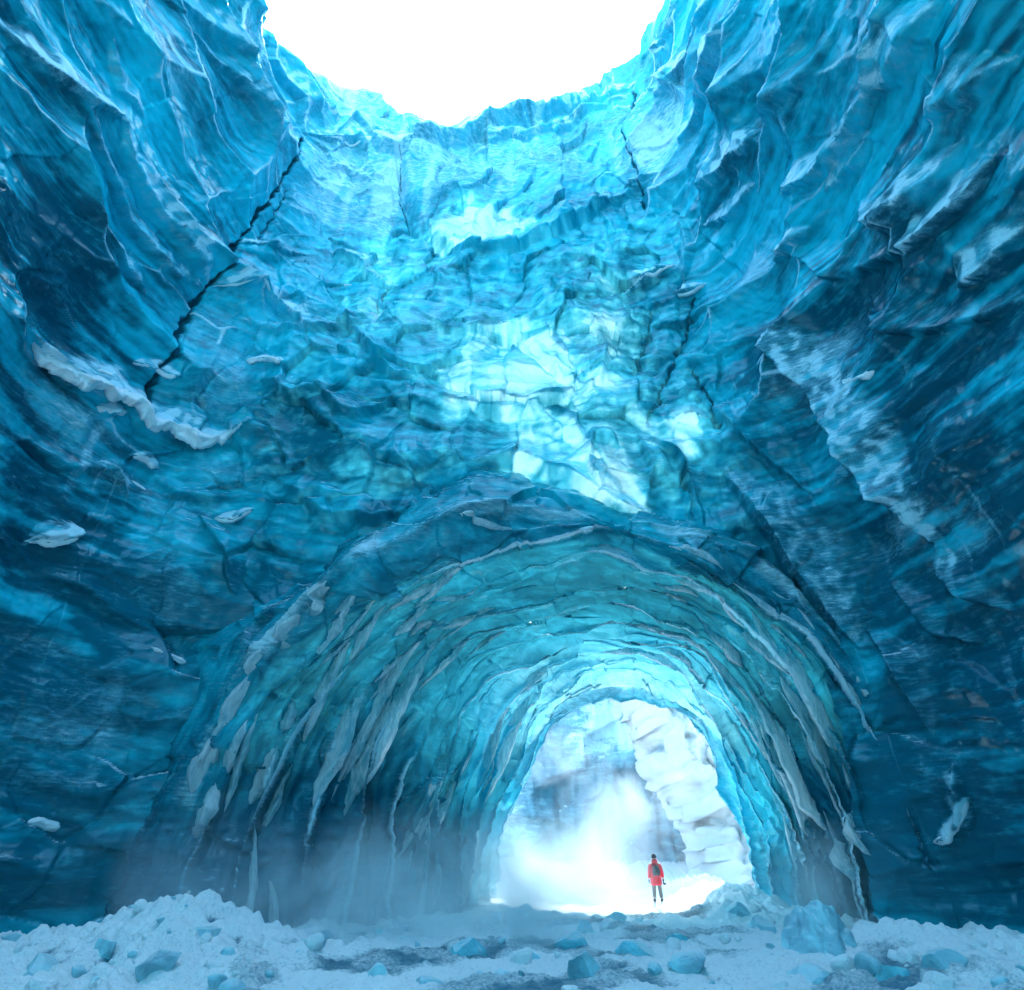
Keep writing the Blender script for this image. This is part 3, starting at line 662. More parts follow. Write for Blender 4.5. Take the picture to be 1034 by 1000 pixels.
def snow_slope():
    u = np.arange(0, 30, .085); v = np.arange(-1, 21, .085); U, V = np.meshgrid(u, v)
    x0 = 12.6-3.4*sm(3, 14, V)+1.1*fbm(V*.3, V*0+2, 3, 520)
    P = np.stack([x0+U, 46+.55*V-.30*U+5.*sm(2.2, 0, U)**2+.9*fbm(U*.15, V*.15, 3, 525), V+0*U], -1)
    n = normals(P)
    if n[..., 1].mean() > 0: n = -n
    wu = U+.5*fbm(U*.3, V*.3, 3, 526); wv = V+.5*fbm(U*.3, V*.3, 3, 527)
    f1, f2, _, _, _ = voronoi(wu/1.7, wv/1.9, 521); g1, _, _, _, _ = voronoi(wu/.7, wv/.75, 522); h1, _, _, _, _ = voronoi(wu/.33, wv/.28, 523)
    ff, _, _, _ = facet(wu/1.2, wv/1.35, 529, 1.2)
    d = .8*(1-f1**2*1.6)+.4*(1-g1**2*1.5)+.16*(1-h1)+.9*fbm(U*.3, V*.35, 6, 524, .6)+.45*ff+.22*fbm(U*1.6, V*1.6, 4, 530, .65)
    P = P+n*d[..., None]; wet_or_shade = np.clip(.8*sm(.5, .85, f1)*sm(-.2, .3, perlin(U*.3, V*.3, 528)), 0, 1)  # mask paints blue shade into the creases between the lumps
    A = np.stack([wet_or_shade, 1+0*wet_or_shade, wet_or_shade], -1)
    o = mesh_np('snow_slope', P.reshape(-1, 3), grid_faces(*U.shape), M_SLOPE, {'ice': A.reshape(-1, 3)})
    tag(o, 'bright lumpy snow bank beyond the right side of the tunnel exit', 'snow bank')
snow_slope()

# ------------------------------------------------------------------ chunks and lumps
def chunk(seed, sx, sy, sz, facets=.35, sub=5, noise_amp=.10, soft=0):
    rnd = random.Random(seed); bm = bmesh.new(); bmesh.ops.create_icosphere(bm, subdivisions=sub, radius=1)
    V = np.array([v.co[:] for v in bm.verts])
    # cut by random planes: a faceted broken block
    for i in range(rnd.randint(8, 20)):
        n = np.array([rnd.gauss(0, 1), rnd.gauss(0, 1), rnd.gauss(0, .8)+.15]); n /= np.linalg.norm(n); dd = rnd.uniform(.50, .86)
        q = V@n-dd; V = V-np.where(q > 0, q*(1-soft), 0)[:, None]*n
    az = np.arctan2(V[:, 1], V[:, 0])*1.6; el = V[:, 2]*2
    V = V*(1+noise_amp*fbm(az+seed, el, 4, seed % 97)+noise_amp*.6*fbm(V[:, 0]*3+seed, V[:, 1]*3+V[:, 2]*2, 3, 5))[:, None]
    V *= np.array([sx, sy, sz])
    Fc = np.array([[v.index for v in f.verts] for f in bm.faces]); bm.free()
    return V, Fc
def place_px(px, py):
    """ground point under a picture point"""
    r = ray(px, py); lo, hi = 9., 60.
    for i in range(400):
        y = lo+(hi-lo)*i/400; t = y/r[1]; x = r[0]*t; z = CAMZ+r[2]*t
        if z < gh(x, y)*1.0: return x, y
    t = 40/r[1]; return r[0]*t, 40
BL = [ # px, py (foot), w, h px, kind, label
 (470, 966, 44, 26, 'b', 'flat bright blue ice slab lying left of the path in the foreground'),
 (592, 988, 34, 32, 'p', 'rounded pale ice boulder at the bottom edge below the walker'),
 (700, 984, 50, 16, 'p', 'low flat pale slab of ice at the bottom edge right of the path'),
 (594, 944, 26, 20, 'b', 'small peaked blue-grey ice block on the path left of the walker'),
 (576, 958, 40, 18, 'b', 'low bright blue ice slab in the middle of the path'),
 (648, 965, 46, 20, 'b', 'wide broken blue ice slab on the path just below the walker'),
 (690, 952, 26, 12, 'b', 'thin blue ice plate on the path right of the walker'),
 (846, 962, 92, 52, 'p', 'big rounded blue-white ice mound under the right wall'),
 (770, 940, 34, 22, 'p', 'middle-sized grey ice block left of the big mound on the right'),
 (745, 925, 30, 16, 'p', 'small grey ice block lying below the snow heap right of the walker'),
 (622, 930, 26, 12, 'p', 'low grey ice lump on the path beside the walker'),
 (528, 925, 30, 12, 'p', 'low dull ice lump on the left edge of the tunnel floor'),
 (318, 955, 26, 12, 'p', 'pale snow-topped ice chunk in the mist on the left'),
 (100, 962, 34, 22, 'p', 'grey ice block half buried in the snow bank on the far left'),
 (200, 950, 50, 18, 'p', 'grey ice block showing through the left snow mound'),
 (380, 985, 24, 12, 'p', 'small pale ice chunk at the bottom edge left of the path'),
 (905, 985, 30, 14, 'b', 'small blue ice chunk at the bottom edge near the right corner'),
 (662, 985, 18, 9, 'p', 'tiny pale ice chunk beside the flat slab at the bottom edge'),
 (505, 985, 22, 9, 'p', 'tiny pale ice chunk below the bright blue slab'),
 (150, 985, 46, 22, 'p', 'pale broken ice block at the bottom edge below the left snow mound'),
 (430, 992, 40, 16, 'p', 'pale flat ice block cut by the bottom edge left of the bright blue slab'),
 (820, 990, 60, 20, 'p', 'long pale ice slab at the bottom edge below the big mound'),
 (960, 975, 44, 24, 'p', 'pale ice lump in the snow bank near the right corner'),
 (560, 935, 30, 14, 'p', 'small dull ice lump on the tunnel floor between path and mist'),
 (30, 985, 50, 26, 'p', 'large pale ice lump in the bottom left corner'),
 (535, 970, 22, 12, 'b', 'little blue ice chunk between the bright slab and the round boulder'),
]
for i, (px, py, w, h, k, lab) in enumerate(BL):
    x, y = place_px(px, py); dep = y*math.cos(PITCH)-1.3*.5; pm = F_PX/dep
    W, H = w/pm, h/pm
    V, Fc = chunk(50+i, W*.58, W*.46, H*(.80 if w < 80 else .85), sub=6, soft=.0, noise_amp=.07 if w < 80 else .24)
    o = mesh_np('ice_chunk', V, Fc, M_BLOCK if k == 'b' else M_PALE)
    o.location = (x, y+W*.3, gh(x, y+W*.3)-H*.12); o.rotation_euler = (R(random.uniform(-16, 16)), R(random.uniform(-16, 16)), random.uniform(0, 6))
    tag(o, lab, 'ice chunk', 'ice chunks lying on the snow floor')
protos = []
for k in range(6):
    V, Fc = chunk(300+k, 1, .85, .7, sub=3, soft=.3); protos.append((V, Fc))
pm_ = []
for k, (V, Fc) in enumerate(protos):
    me_o = None
    me = bpy.data.meshes.new('snow_clod'); me.from_pydata(V.tolist(), [], Fc.tolist()); me.polygons.foreach_set('use_smooth', np.ones(len(Fc), bool)); me.materials.append(M_SNOWB if k % 3 else M_PALE); pm_.append(me)
rnd = random.Random(5)
for i in range(260):
    side = rnd.random()
    if side < .40: x = rnd.uniform(-14, -4); y = rnd.uniform(11.5, 18)
    elif side < .75: x = rnd.uniform(5.5, 14); y = rnd.uniform(11.5, 18)
    else: x = rnd.uniform(-5, 7.5); y = rnd.uniform(11.5, 30)
    sc = rnd.choice((.05, .06, .08, .1, .13, .18, .24))*rnd.uniform(.8, 1.3)
    o = bpy.data.objects.new('snow_clod', rnd.choice(pm_)); COL.objects.link(o)
    o.location = (x, y, gh(x, y)+sc*.25); o.scale = (sc, sc, sc); o.rotation_euler = (rnd.uniform(-.5, .5), rnd.uniform(-.5, .5), rnd.uniform(0, 6))
    tag(o, 'small loose clod of snow scattered on the icy floor', 'snow clod', 'snow clods scattered on the icy floor')

# ------------------------------------------------------------------ snow on wall ledges
LED = [
 ([(14, 343), (30, 362), (52, 380), (85, 392), (112, 398), (128, 408), (145, 428), (180, 440), (215, 447), (235, 440), (254, 434)], .62, 'longest snow ledge slanting across the left ice wall'),
 ([(92, 374), (118, 384)], .30, 'small snow patch just above the longest ledge on the left wall'), ([(136, 366), (155, 374), (176, 383)], .30, 'thin snow strip lying across the foot of the dark crack'),
 ([(248, 370), (266, 374), (288, 380)], .34, 'lone bright snow strip right of the dark crack, left of the blue alcove'), ([(130, 460), (145, 464), (160, 472)], .34, 'oval snow patch just below the longest ledge on the left wall'),
 ([(85, 412), (100, 418), (122, 418)], .40, 'snow bulge hanging under the middle of the longest ledge'), ([(130, 486), (150, 496)], .28, 'tiny snow patch below the oval one on the left wall'), ([(16, 546), (45, 548), (76, 538)], .40, 'flat snow ledge near the left edge above the dark bands'),
 ([(206, 472), (218, 478), (232, 474)], .2, 'curved sliver of snow under the right end of the longest ledge'), ([(216, 522), (236, 526), (254, 514)], .26, 'crooked snow strip at the corner where the left wall meets the back wall'), ([(150, 655), (168, 662), (188, 668)], .34, 'snow clump low on the left wall above the ice flutes'),
 ([(22, 832), (40, 830), (62, 834)], .36, 'frosty clump near the foot of the left wall'), ([(862, 384), (878, 382), (897, 374)], .40, 'bright snow patch on the pale buttress of the right wall'), ([(945, 850), (965, 846), (980, 832), (986, 806)], .26, 'hooked snow ledge low on the right wall'),
 ([(370, 322), (382, 324), (394, 328)], .26, 'small snow cap on the back wall below the left shelf'), ([(347, 290), (362, 292)], .2, 'short snow strip on the back wall right of the crack'), ([(345, 312), (360, 320)], .2, 'tiny snow strip beside the small snow cap on the back wall'),
 ([(490, 302), (506, 299)], .2, 'lone tiny snow strip in the middle of the back wall'), ([(630, 300), (655, 288), (684, 272)], .28, 'slanting snow ledge at the right corner of the back wall'), ([(684, 304), (700, 296), (712, 286)], .26, 'short snow ledge right below the slanting one in the right corner'),
 ([(212, 290), (245, 297), (285, 312)], .22, 'narrow snow ridge at the bottom of the fluted left wall beside the crack'), ([(320, 138), (370, 148), (420, 162)], .22, 'snow line along the shelf under the left part of the rim'),
]
def disp_at(s, z):
    d, _ = wall_fields(np.array([[s]]), np.array([[z]])); return float(d[0, 0])
def wall_pt(s, z):
    e = .02; p = base(np.array(s), np.array(z)); ps = base(np.array(s+e), np.array(z))-p; pz = base(np.array(s), np.array(z+e))-p
    n = np.cross(ps, pz); n /= np.linalg.norm(n); to = np.array([0, 2, 0])-p; to[2] = 0
    if n@to < 0: n = -n
    return p, n
def ledge(pts, w, lab, i):
    sz = [inv(*p) for p in pts]
    # resample
    seg = [0]
    for a, b in zip(sz[:-1], sz[1:]): seg.append(seg[-1]+math.hypot(b[0]-a[0], b[1]-a[1]))
    n = max(14, int(seg[-1]/.05)); q = np.linspace(0, seg[-1], n)
    ss = np.interp(q, seg, [a[0] for a in sz]); zz = np.interp(q, seg, [a[1] for a in sz])
    zz = zz+.08*fbm(q*.9+i*7, q*0, 3, 601)
    d, _ = wall_fields(ss, zz); k = np.array([1, 2, 3, 2, 1.])/9; dp = np.pad(d, 2, 'edge'); d = np.convolve(dp, k, 'valid'); d = np.convolve(np.pad(d, 8, 'edge'), np.ones(17)/17, 'valid')
    m = 22; V = []; lo_e = fbm(q*.8+i, q*0+1, 5, 611, .55); hi_e = fbm(q*.6+i, q*0+5, 5, 612, .5)
    for j in range(n):
        p, nn = wall_pt(ss[j], zz[j]); c = p+nn*(d[j]-.08); f = j/(n-1)
        tp = max(0, min(1, min(f, 1-f)/.14+.5*float(lo_e[j])))**.8 if 0 < j < n-1 else 0
        top = w*(.42+.7*hi_e[j])*tp+.004; bot = -w*(.62+1.3*lo_e[j])*tp-.004; bot = min(bot, -.03)
        aa = np.arange(m); t = aa/(m//2)
        nz = fbm(np.full(m, q[j]*1.3+i), np.minimum(aa, m-aa)*.2, 4, 613, .55)
        for a in range(m):
            if a <= m//2:
                g_ = a/(m//2); zo = top+(bot-top)*g_; out = w*.62*math.sin(math.pi*min(1, g_*.92+.04))**.7*(1-.35*g_)*(1+.9*nz[a])*max(tp, .02)
            else:
                g_ = (m-a)/(m//2); zo = top+(bot-top)*g_; out = -.12
            V.append(c+nn*out+np.array([0, 0, zo]))
    V = np.array(V); Fc = []
    for j in range(n-1):
        for a in range(m): b = (a+1) % m; Fc.append([j*m+a, j*m+b, (j+1)*m+b, (j+1)*m+a])
    Fc = np.array(Fc)
    org = V.mean(0); o = mesh_np('snow_ledge', V-org, Fc, M_SNOWB); o.location = org
    tag(o, lab, 'snow ledge', 'snow lying on the ledges of the ice walls')
for i, (p, w, lab) in enumerate(LED): ledge(p, w*(1 if i == 0 else .72), lab, i)

# ------------------------------------------------------------------ hanging ice fins at the tunnel mouth
_th = np.linspace(R(-3), R(183), 500); _t = np.linspace(0, 1, 400); _TH, _TT = np.meshgrid(_th, _t)
_TP = tun_base(_TH, _TT); _TPX, _TPY = project(_TP)
def fin_depth(px, py):
    k = np.argmin((_TPX-px)**2+(_TPY-py)**2); return _TP.reshape(-1, 3)[k]
FINS = [ # spine points top->bottom with half width in px
 [(337, 578, 2), (325, 598, 7), (318, 615, 8), (314, 627, 2)], [(362, 578, 2), (352, 598, 6), (342, 620, 5), (335, 655, 3), (330, 690, 2)],
 [(305, 610, 2), (292, 630, 7), (286, 650, 5), (284, 664, 1)], [(352, 628, 2), (340, 660, 7), (325, 690, 6), (318, 715, 6), (316, 740, 4), (315, 765, 2)],
 [(392, 600, 2), (374, 625, 4), (364, 655, 4), (358, 685, 2)], [(378, 690, 2), (350, 715, 9), (338, 745, 10), (330, 775, 9), (322, 800, 5), (318, 830, 2)],
 [(300, 700, 2), (290, 715, 6), (286, 735, 5), (288, 744, 2)], [(208, 725, 2), (195, 750, 8), (188, 775, 7), (189, 812, 1)],
 [(240, 700, 1), (222, 735, 3), (215, 752, 3), (222, 766, 2)], [(262, 712, 2), (238, 738, 4), (230, 765, 4), (235, 795, 1)],
 [(210, 600, 1), (203, 630, 4), (197, 655, 4), (190, 660, 1)], [(205, 655, 2), (188, 680, 5), (182, 710, 4), (192, 738, 2)], [(185, 690, 1), (162, 715, 3), (152, 745, 4), (142, 770, 2)],
 [(225, 780, 2), (205, 810, 12), (198, 835, 11), (196, 855, 3)], [(290, 740, 2), (270, 770, 9), (256, 800, 10), (252, 822, 3)], [(300, 780, 2), (280, 800, 5), (270, 825, 4), (266, 845, 1)],
 [(440, 600, 2), (418, 640, 4), (400, 675, 5), (385, 700, 5), (368, 735, 5), (355, 775, 5), (345, 820, 2)], [(455, 620, 2), (430, 655, 4), (408, 690, 6), (392, 725, 8), (380, 760, 8), (368, 800, 6), (360, 828, 2)],
 [(410, 680, 2), (385, 720, 5), (368, 760, 5), (355, 800, 4), (348, 850, 2)], [(475, 560, 2), (455, 575, 4), (438, 600, 3), (425, 630, 2)],
 [(520, 700, 2), (500, 740, 4), (488, 780, 4), (480, 810, 2)], [(545, 690, 2), (520, 720, 6), (505, 760, 6), (498, 800, 4), (494, 840, 2)],
 [(770, 632, 2), (795, 660, 7), (812, 685, 7), (825, 710, 6), (832, 735, 5), (845, 765, 9), (842, 782, 3)], [(778, 665, 1), (800, 690, 5), (818, 725, 4), (826, 755, 6), (836, 785, 6), (838, 792, 1)],
 [(738, 675, 2), (765, 705, 6), (790, 745, 7), (808, 775, 8), (825, 810, 12), (838, 840, 12), (846, 866, 3)], [(750, 700, 1), (775, 735, 3), (795, 780, 3), (808, 815, 4), (806, 850, 6), (800, 872, 1)],
 [(850, 770, 2), (872, 790, 7), (886, 812, 9), (897, 836, 5)], [(858, 800, 2), (872, 825, 9), (886, 850, 14), (895, 875, 8), (898, 888, 2)], [(700, 620, 2), (725, 640, 4), (745, 665, 4), (752, 690, 2)],
 [(835, 840, 2), (850, 862, 8), (862, 885, 7), (880, 893, 2)], [(760, 600, 2), (772, 640, 3), (780, 680, 2)], [(870, 640, 2), (905, 668, 3), (930, 700, 5), (942, 735, 6), (948, 760, 2)],
]
FLAB_L = 'thin curved ice fin hanging on the left side of the tunnel mouth'
def fin(path, ws, i):
    """a thin blade rooted on the vault along path [(row, col)], standing inwards and leaning to the mouth"""
    Q, Nn = TD['Q'], TD['n']; n = 40
    path = np.array(path, float); L = np.concatenate([[0], np.cumsum(np.linalg.norm(np.diff(path, axis=0)*np.array([.03, .037]), axis=1))])
    u = np.linspace(0, L[-1], n); r_ = np.interp(u, L, path[:, 0]); c_ = np.interp(u, L, path[:, 1])
    for k in range(3): r_ = np.convolve(np.pad(r_, 3, 'edge'), np.ones(7)/7, 'valid'); c_ = np.convolve(np.pad(c_, 3, 'edge'), np.ones(7)/7, 'valid')
    ri = np.clip(r_.astype(int), 0, Q.shape[0]-1); ci = np.clip(c_.astype(int), 0, Q.shape[1]-1)
    P = Q[ri, ci]; N = Nn[ri, ci]
    k9 = np.ones(17)/17
    for c in range(3): P[:, c] = np.convolve(np.pad(P[:, c], 8, 'edge'), k9, 'valid'); N[:, c] = np.convolve(np.pad(N[:, c], 8, 'edge'), k9, 'valid')
    W = np.interp(u, L, ws); W = np.convolve(np.pad(W, 3, 'edge'), np.ones(7)/7, 'valid')*(1+.30*fbm(u*.6+i*3, u*0, 3, 700)); tp = np.sin(math.pi*np.clip(u/L[-1], 0, 1)**1.25)**.9; W = W*tp+.01
    T = np.gradient(P, axis=0); T /= np.maximum(np.linalg.norm(T, axis=1, keepdims=True), 1e-6)
    m = 13; V = []; wv_ = fbm(u*1.5+i*5, u*0+1, 3, 705)*3
    for j in range(n):
        D = N[j]*.8+np.array([0, -.62, 0]); D -= T[j]*(D@T[j]); D /= np.linalg.norm(D)
        E = np.cross(T[j], D)
        if E[1] > 0: E = -E
        row = []
        for a in range(m):
            f = a/(m-1)                       # root to edge
            bend = -.42*W[j]*math.sin(f*2.4)+.05*W[j]*math.sin(f*9+i+2*float(wv_[j]))+.10*W[j]*float(wv_[j])
            c = P[j]-N[j]*.12+D*(W[j]*1.12*f)+E*bend
            th_ = (.13*(1-f)**.7+.05*math.sin(math.pi*f)+.02)*min(1, W[j]*3)
            row.append((c+E*th_, c-E*th_))
        V += [q[0] for q in row]+[q[1] for q in row[::-1]]
    m2 = 2*m; V = np.array(V); Fc = np.array([[j*m2+a, j*m2+(a+1) % m2, (j+1)*m2+(a+1) % m2, (j+1)*m2+a] for j in range(n-1) for a in range(m2)])
    mesh_np('ice_fin', V-np.array([4, 30, 0]), Fc, M_FIN, None, arch)
nfin = 0
NR, NC = TD['Q'].shape[:2]; QX, QY = project(TD['Q'])
for i, f in enumerate(FINS):
    path = []; ws = []
    for px, py, w in f:
        k = np.argmin((QX[60:]-px)**2+(QY[60:]-py)**2); rr, cc = divmod(int(k), NC); path.append((rr+60, cc)); ws.append(max(w, 2.5)*2.5*24/F_PX)
    rows_ = [p[0] for p in path]; md = float(np.median(rows_)); path = [(md+np.clip(p[0]-md, -30, 30)*.6, p[1]) for p in path]
    fin(path, ws, i); nfin += 1
rf = random.Random(12)
for i in range(66):
    t0 = int(NR*rf.uniform(.13, .72)); side = rf.random() < .55; c0 = NC*(rf.uniform(.03, .36) if side else rf.uniform(.66, .96)) if rf.random() < .72 else NC*rf.uniform(.3, .7)
    ln = rf.uniform(40, 120); path = [(t0+k*rf.uniform(-6, 6), min(NC-2, max(1, c0+ln*(k/3-.5)))) for k in range(4)]
    w0 = rf.uniform(.14, .40); fin(path, [.05, w0, w0*.8, .05], 100+i)

# ------------------------------------------------------------------ the walker
def simple_mat(name, col, rough=.8, bump=.004, sc=60):
    m, nt = newmat(name); g = G(nt); n = g.noise(sc, 3, .6); n2 = g.noise(9, 3, .6)
    c = g.mix(g.math('MULTIPLY', n2, .45), col, tuple(k*.55 for k in col[:3])+(1,))
    b = g.n('ShaderNodeBump', i_Strength=.6, i_Distance=bump); g.l(n, b.inputs['Height'])
    p = g.n('ShaderNodeBsdfPrincipled'); g.l(c, p.inputs['Base Color']); p.inputs['Roughness'].default_value = rough; g.l(b.outputs[0], p.inputs['Normal'])
    o = g.n('ShaderNodeOutputMaterial'); g.l(p.outputs[0], o.inputs[0]); return m
M_RED = simple_mat('red_coat_cloth', RGB(.62, .02, .045)); M_TRS = simple_mat('grey_trouser_cloth', RGB(.12, .12, .12)); M_BLK = simple_mat('dark_gear', RGB(.02, .022, .028)); M_SKIN = simple_mat('skin', RGB(.5, .28, .2), .6)
M_PACK = simple_mat('dark_pack_cloth', RGB(.012, .03, .05))
def skinned(name, verts, edges, radii, mat, parent, sub=2, root=0):
    me = bpy.data.meshes.new(name); me.from_pydata(verts, edges, []); o = link(name, me, mat, parent)
    md = o.modifiers.new('skin', 'SKIN'); md.use_smooth_shade = True
    for i, r in enumerate(radii):
        rr = r if isinstance(r, tuple) else (r, r)
        me.skin_vertices[0].data[i].radius = rr; me.skin_vertices[0].data[i].use_root = (i == root)
    sb = o.modifiers.new('sub', 'SUBSURF'); sb.levels = sb.render_levels = sub
    return o
def chain(n, off=0): return [(i+off, i+off+1) for i in range(n-1)]
pp = at_y(665, 915, 34.2); PXx, PYy = pp[0], 34.2
walker = empty('person', (PXx, PYy, gh(PXx, PYy)-.02)); walker.rotation_euler = (0, 0, R(-4)); walker.scale = (1.03,)*3
walker.location.z = max(walker.location.z, -.3)
tag(walker, 'person in a long red hooded coat with dark backpack standing in the tunnel exit', 'person')
# body: one continuous skinned figure, seen from behind (walker looks along +y)
bv = [(0, 0, .95), (0, .01, 1.15), (0, .01, 1.38), (0, .02, 1.50), (0, .04, 1.60), (0, .05, 1.70), (0, .045, 1.78),
      (-.10, 0, .88), (-.125, .01, .50), (-.135, -.01, .10), (-.14, .10, .04),
      (.10, 0, .88), (.14, .01, .50), (.165, -.01, .10), (.18, .10, .04),
      (-.19, 0, 1.42), (-.27, -.01, 1.14), (-.30, .04, .88), (-.30, .06, .80),
      (.19, 0, 1.42), (.28, -.01, 1.14), (.32, .05, .90), (.32, .07, .82)]
be = [(0, 1), (1, 2), (2, 3), (3, 4), (4, 5), (5, 6), (0, 7), (7, 8), (8, 9), (9, 10), (0, 11), (11, 12), (12, 13), (13, 14), (2, 15), (15, 16), (16, 17), (17, 18), (2, 19), (19, 20), (20, 21), (21, 22)]
br = [.13, (.13, .10), (.15, .11), .07, .065, .095, .07, .09, .065, .045, .04, .09, .065, .045, .04, .065, .045, .03, .03, .065, .045, .03, .03]
body = skinned('body', bv, be, br, M_SKIN, walker)
def ringmesh(name, rings, mat, parent, m=20, wob=.04, seed=0, closed=True, sub=0):
    """rings: (cx, cy, z, rx, ry)"""
    V = []
    for k, (cx, cy, z, rx, ry) in enumerate(rings):
        for a in range(m):
            t = 2*math.pi*a/m; w = 1+wob*float(perlin(np.array([t*1.9+seed]), np.array([z*7.]), 31)[0])*2
            V.append((cx+rx*math.cos(t)*w, cy+ry*math.sin(t)*w, z))
    Fc = [(k*m+a, k*m+(a+1) % m, (k+1)*m+(a+1) % m, (k+1)*m+a) for k in range(len(rings)-1) for a in range(m)]
    if closed: Fc += [tuple(range(m))[::-1], tuple((len(rings)-1)*m+a for a in range(m))]
    me = bpy.data.meshes.new(name); me.from_pydata(V, [], Fc); me.polygons.foreach_set('use_smooth', np.ones(len(Fc), bool))
    o = link(name, me, mat, parent); sb = o.modifiers.new('sub', 'SUBSURF'); sb.levels = sb.render_levels = 1
    return o
coat = ringmesh('coat', [(0, 0, .62, .245, .16), (0, 0, .68, .255, .165), (0, 0, .85, .25, .16), (0, 0, 1.0, .235, .15), (0, 0, 1.18, .235, .15), (0, 0, 1.34, .215, .14), (0, .01, 1.44, .19, .125), (0, .015, 1.51, .11, .10), (0, .02, 1.55, .095, .095)], M_RED, walker)
for sx, rad in ((-1, 0), (1, 0)):
    w = (bv[15:19] if sx < 0 else bv[19:23]); el = w[:3]
    skinned('sleeve', [(el[0][0]*.82, 0, 1.45), (el[0][0]*1.12, 0, 1.37), el[1], (el[2][0], el[2][1], el[2][2]+.02)], chain(4), [.085, .098, .088, .068], M_RED, coat, root=0)
ringmesh('hood', [(0, -.03, 1.47, .13, .12), (0, -.045, 1.53, .135, .12), (0, -.035, 1.60, .12, .11), (0, -.01, 1.65, .09, .085)], M_RED, coat, seed=4)
trs = skinned('trousers', [(0, 0, .92), (-.10, 0, .82), (-.125, .01, .48), (-.135, -.005, .13), (.10, 0, .82), (.14, .01, .48), (.165, -.005, .13)], [(0, 1), (1, 2), (2, 3), (0, 4), (4, 5), (5, 6)], [.13, .115, .092, .085, .115, .092, .085], M_TRS, walker)
for x in (-.14, .172):
    skinned('boot', [(x, -.02, .16), (x, -.02, .06), (x+.01, .10, .05), (x+.012, .17, .04)], chain(4), [.075, .075, .06, .045], M_BLK, walker)
ringmesh('hat', [(0, .04, 1.66, .105, .115), (0, .04, 1.72, .112, .12), (0, .04, 1.79, .10, .11), (0, .04, 1.84, .06, .07), (0, .04, 1.855, .02, .02)], M_BLK, walker, seed=7)
def glove(sx, p):
    x, y, z = p; V = [(x, y, z+.06), (x, y+.005, z), (x, y+.012, z-.05)]; E = [(0, 1), (1, 2)]; Rr = [.036, .042, .036]
    for k, (dx, ln) in enumerate(((-.03, .06), (-.01, .075), (.01, .072), (.03, .055))):
        b = len(V); V += [(x+dx*.5, y+dx, z-.06), (x+dx*.6, y+dx*1.1+.02, z-.06-ln*.55), (x+dx*.6, y+dx*1.1+.035, z-.06-ln)]; E += [(2, b), (b, b+1), (b+1, b+2)]; Rr += [.014, .012, .010]
    b = len(V); V += [(x-sx*.02, y+.045, z-.02), (x-sx*.03, y+.06, z-.06)]; E += [(1, b), (b, b+1)]; Rr += [.016, .012]
    return skinned('glove', V, E, Rr, M_BLK, walker)
glove(-1, (-.305, .05, .83)); glove(1, (.325, .06, .85))
# backpack
pack = ringmesh('backpack', [(.01, -.20, 1.0, .13, .07), (.01, -.215, 1.03, .165, .10), (.01, -.225, 1.15, .175, .115), (.01, -.22, 1.28, .165, .105), (.01, -.20, 1.37, .13, .08), (.01, -.19, 1.40, .06, .04)], M_PACK, walker, seed=9)
ringmesh('pocket', [(.01, -.32, 1.04, .09, .035), (.01, -.33, 1.08, .11, .045), (.01, -.33, 1.16, .11, .045), (.01, -.325, 1.20, .09, .03)], M_BLK, pack, seed=2)
for sx in (-1, 1):
    skinned('shoulder_strap', [(sx*.09, -.15, 1.36), (sx*.11, -.05, 1.50), (sx*.12, .10, 1.45), (sx*.13, .145, 1.25), (sx*.14, .08, 1.08)], chain(5), [(.022, .010)]*5, M_BLK, pack, sub=1)
# small camera held in the right hand
camr = empty('camera_body', (PXx+.345, PYy+.02, walker.location.z+.72)); tag(camr, 'small black camera held low in the right hand of the walker', 'camera')
def box(name, c, d, mat, parent, bev=.01):
    bm = bmesh.new(); bmesh.ops.create_cube(bm, size=1)
    for v in bm.verts: v.co = Vector((v.co.x*d[0]+c[0], v.co.y*d[1]+c[1], v.co.z*d[2]+c[2]))
    bmesh.ops.bevel(bm, geom=bm.edges[:], offset=bev, segments=2, affect='EDGES'); me = bpy.data.meshes.new(name); bm.to_mesh(me); bm.free()
    return link(name, me, mat, parent)
box('housing', (0, 0, 0), (.06, .12, .09), M_BLK, camr)
bm = bmesh.new(); bmesh.ops.create_cone(bm, cap_ends=True, segments=24, radius1=.036, radius2=.032, depth=.08, matrix=Matrix.Translation((.06, 0, -.01)) @ Matrix.Rotation(R(90), 4, 'Y')); me = bpy.data.meshes.new('lens'); bm.to_mesh(me); bm.free(); link('lens', me, M_BLK, camr)

# ------------------------------------------------------------------ mist
def mist_mat(name, dens, scale, lo, hi, col=(.86, .97, 1, 1), aniso=.3, zs=1.):
    m, nt = newmat(name); g = G(nt)
    tc = g.n('ShaderNodeTexCoord').outputs['Object']
    ln = g.n('ShaderNodeVectorMath', operation='LENGTH'); g.l(tc, ln.inputs[0])
    edge = g.math('POWER', g.math('SUBTRACT', 1., g.ramp(ln.outputs['Value'], .0, .97)), 1.5)
    n = g.noise(scale, 5, .6, dist=.9, vscale=(1, 1, zs)); nn = g.ramp(n, lo, hi)
    d = g.math('MULTIPLY', g.math('MULTIPLY', edge, nn), dens)
    v = g.n('ShaderNodeVolumePrincipled'); v.inputs['Color'].default_value = col; v.inputs['Anisotropy'].default_value = aniso; g.l(d, v.inputs['Density'])
    o = g.n('ShaderNodeOutputMaterial'); g.l(v.outputs[0], o.inputs['Volume']); return m
def mist(loc, sc, mat, lab):
    bm = bmesh.new(); bmesh.ops.create_icosphere(bm, subdivisions=4, radius=1); me = bpy.data.meshes.new('mist'); bm.to_mesh(me); bm.free()
    o = link('mist', me, mat); o.location = loc; o.scale = sc; tag(o, lab, kind='stuff', group='mist drifting along the floor')
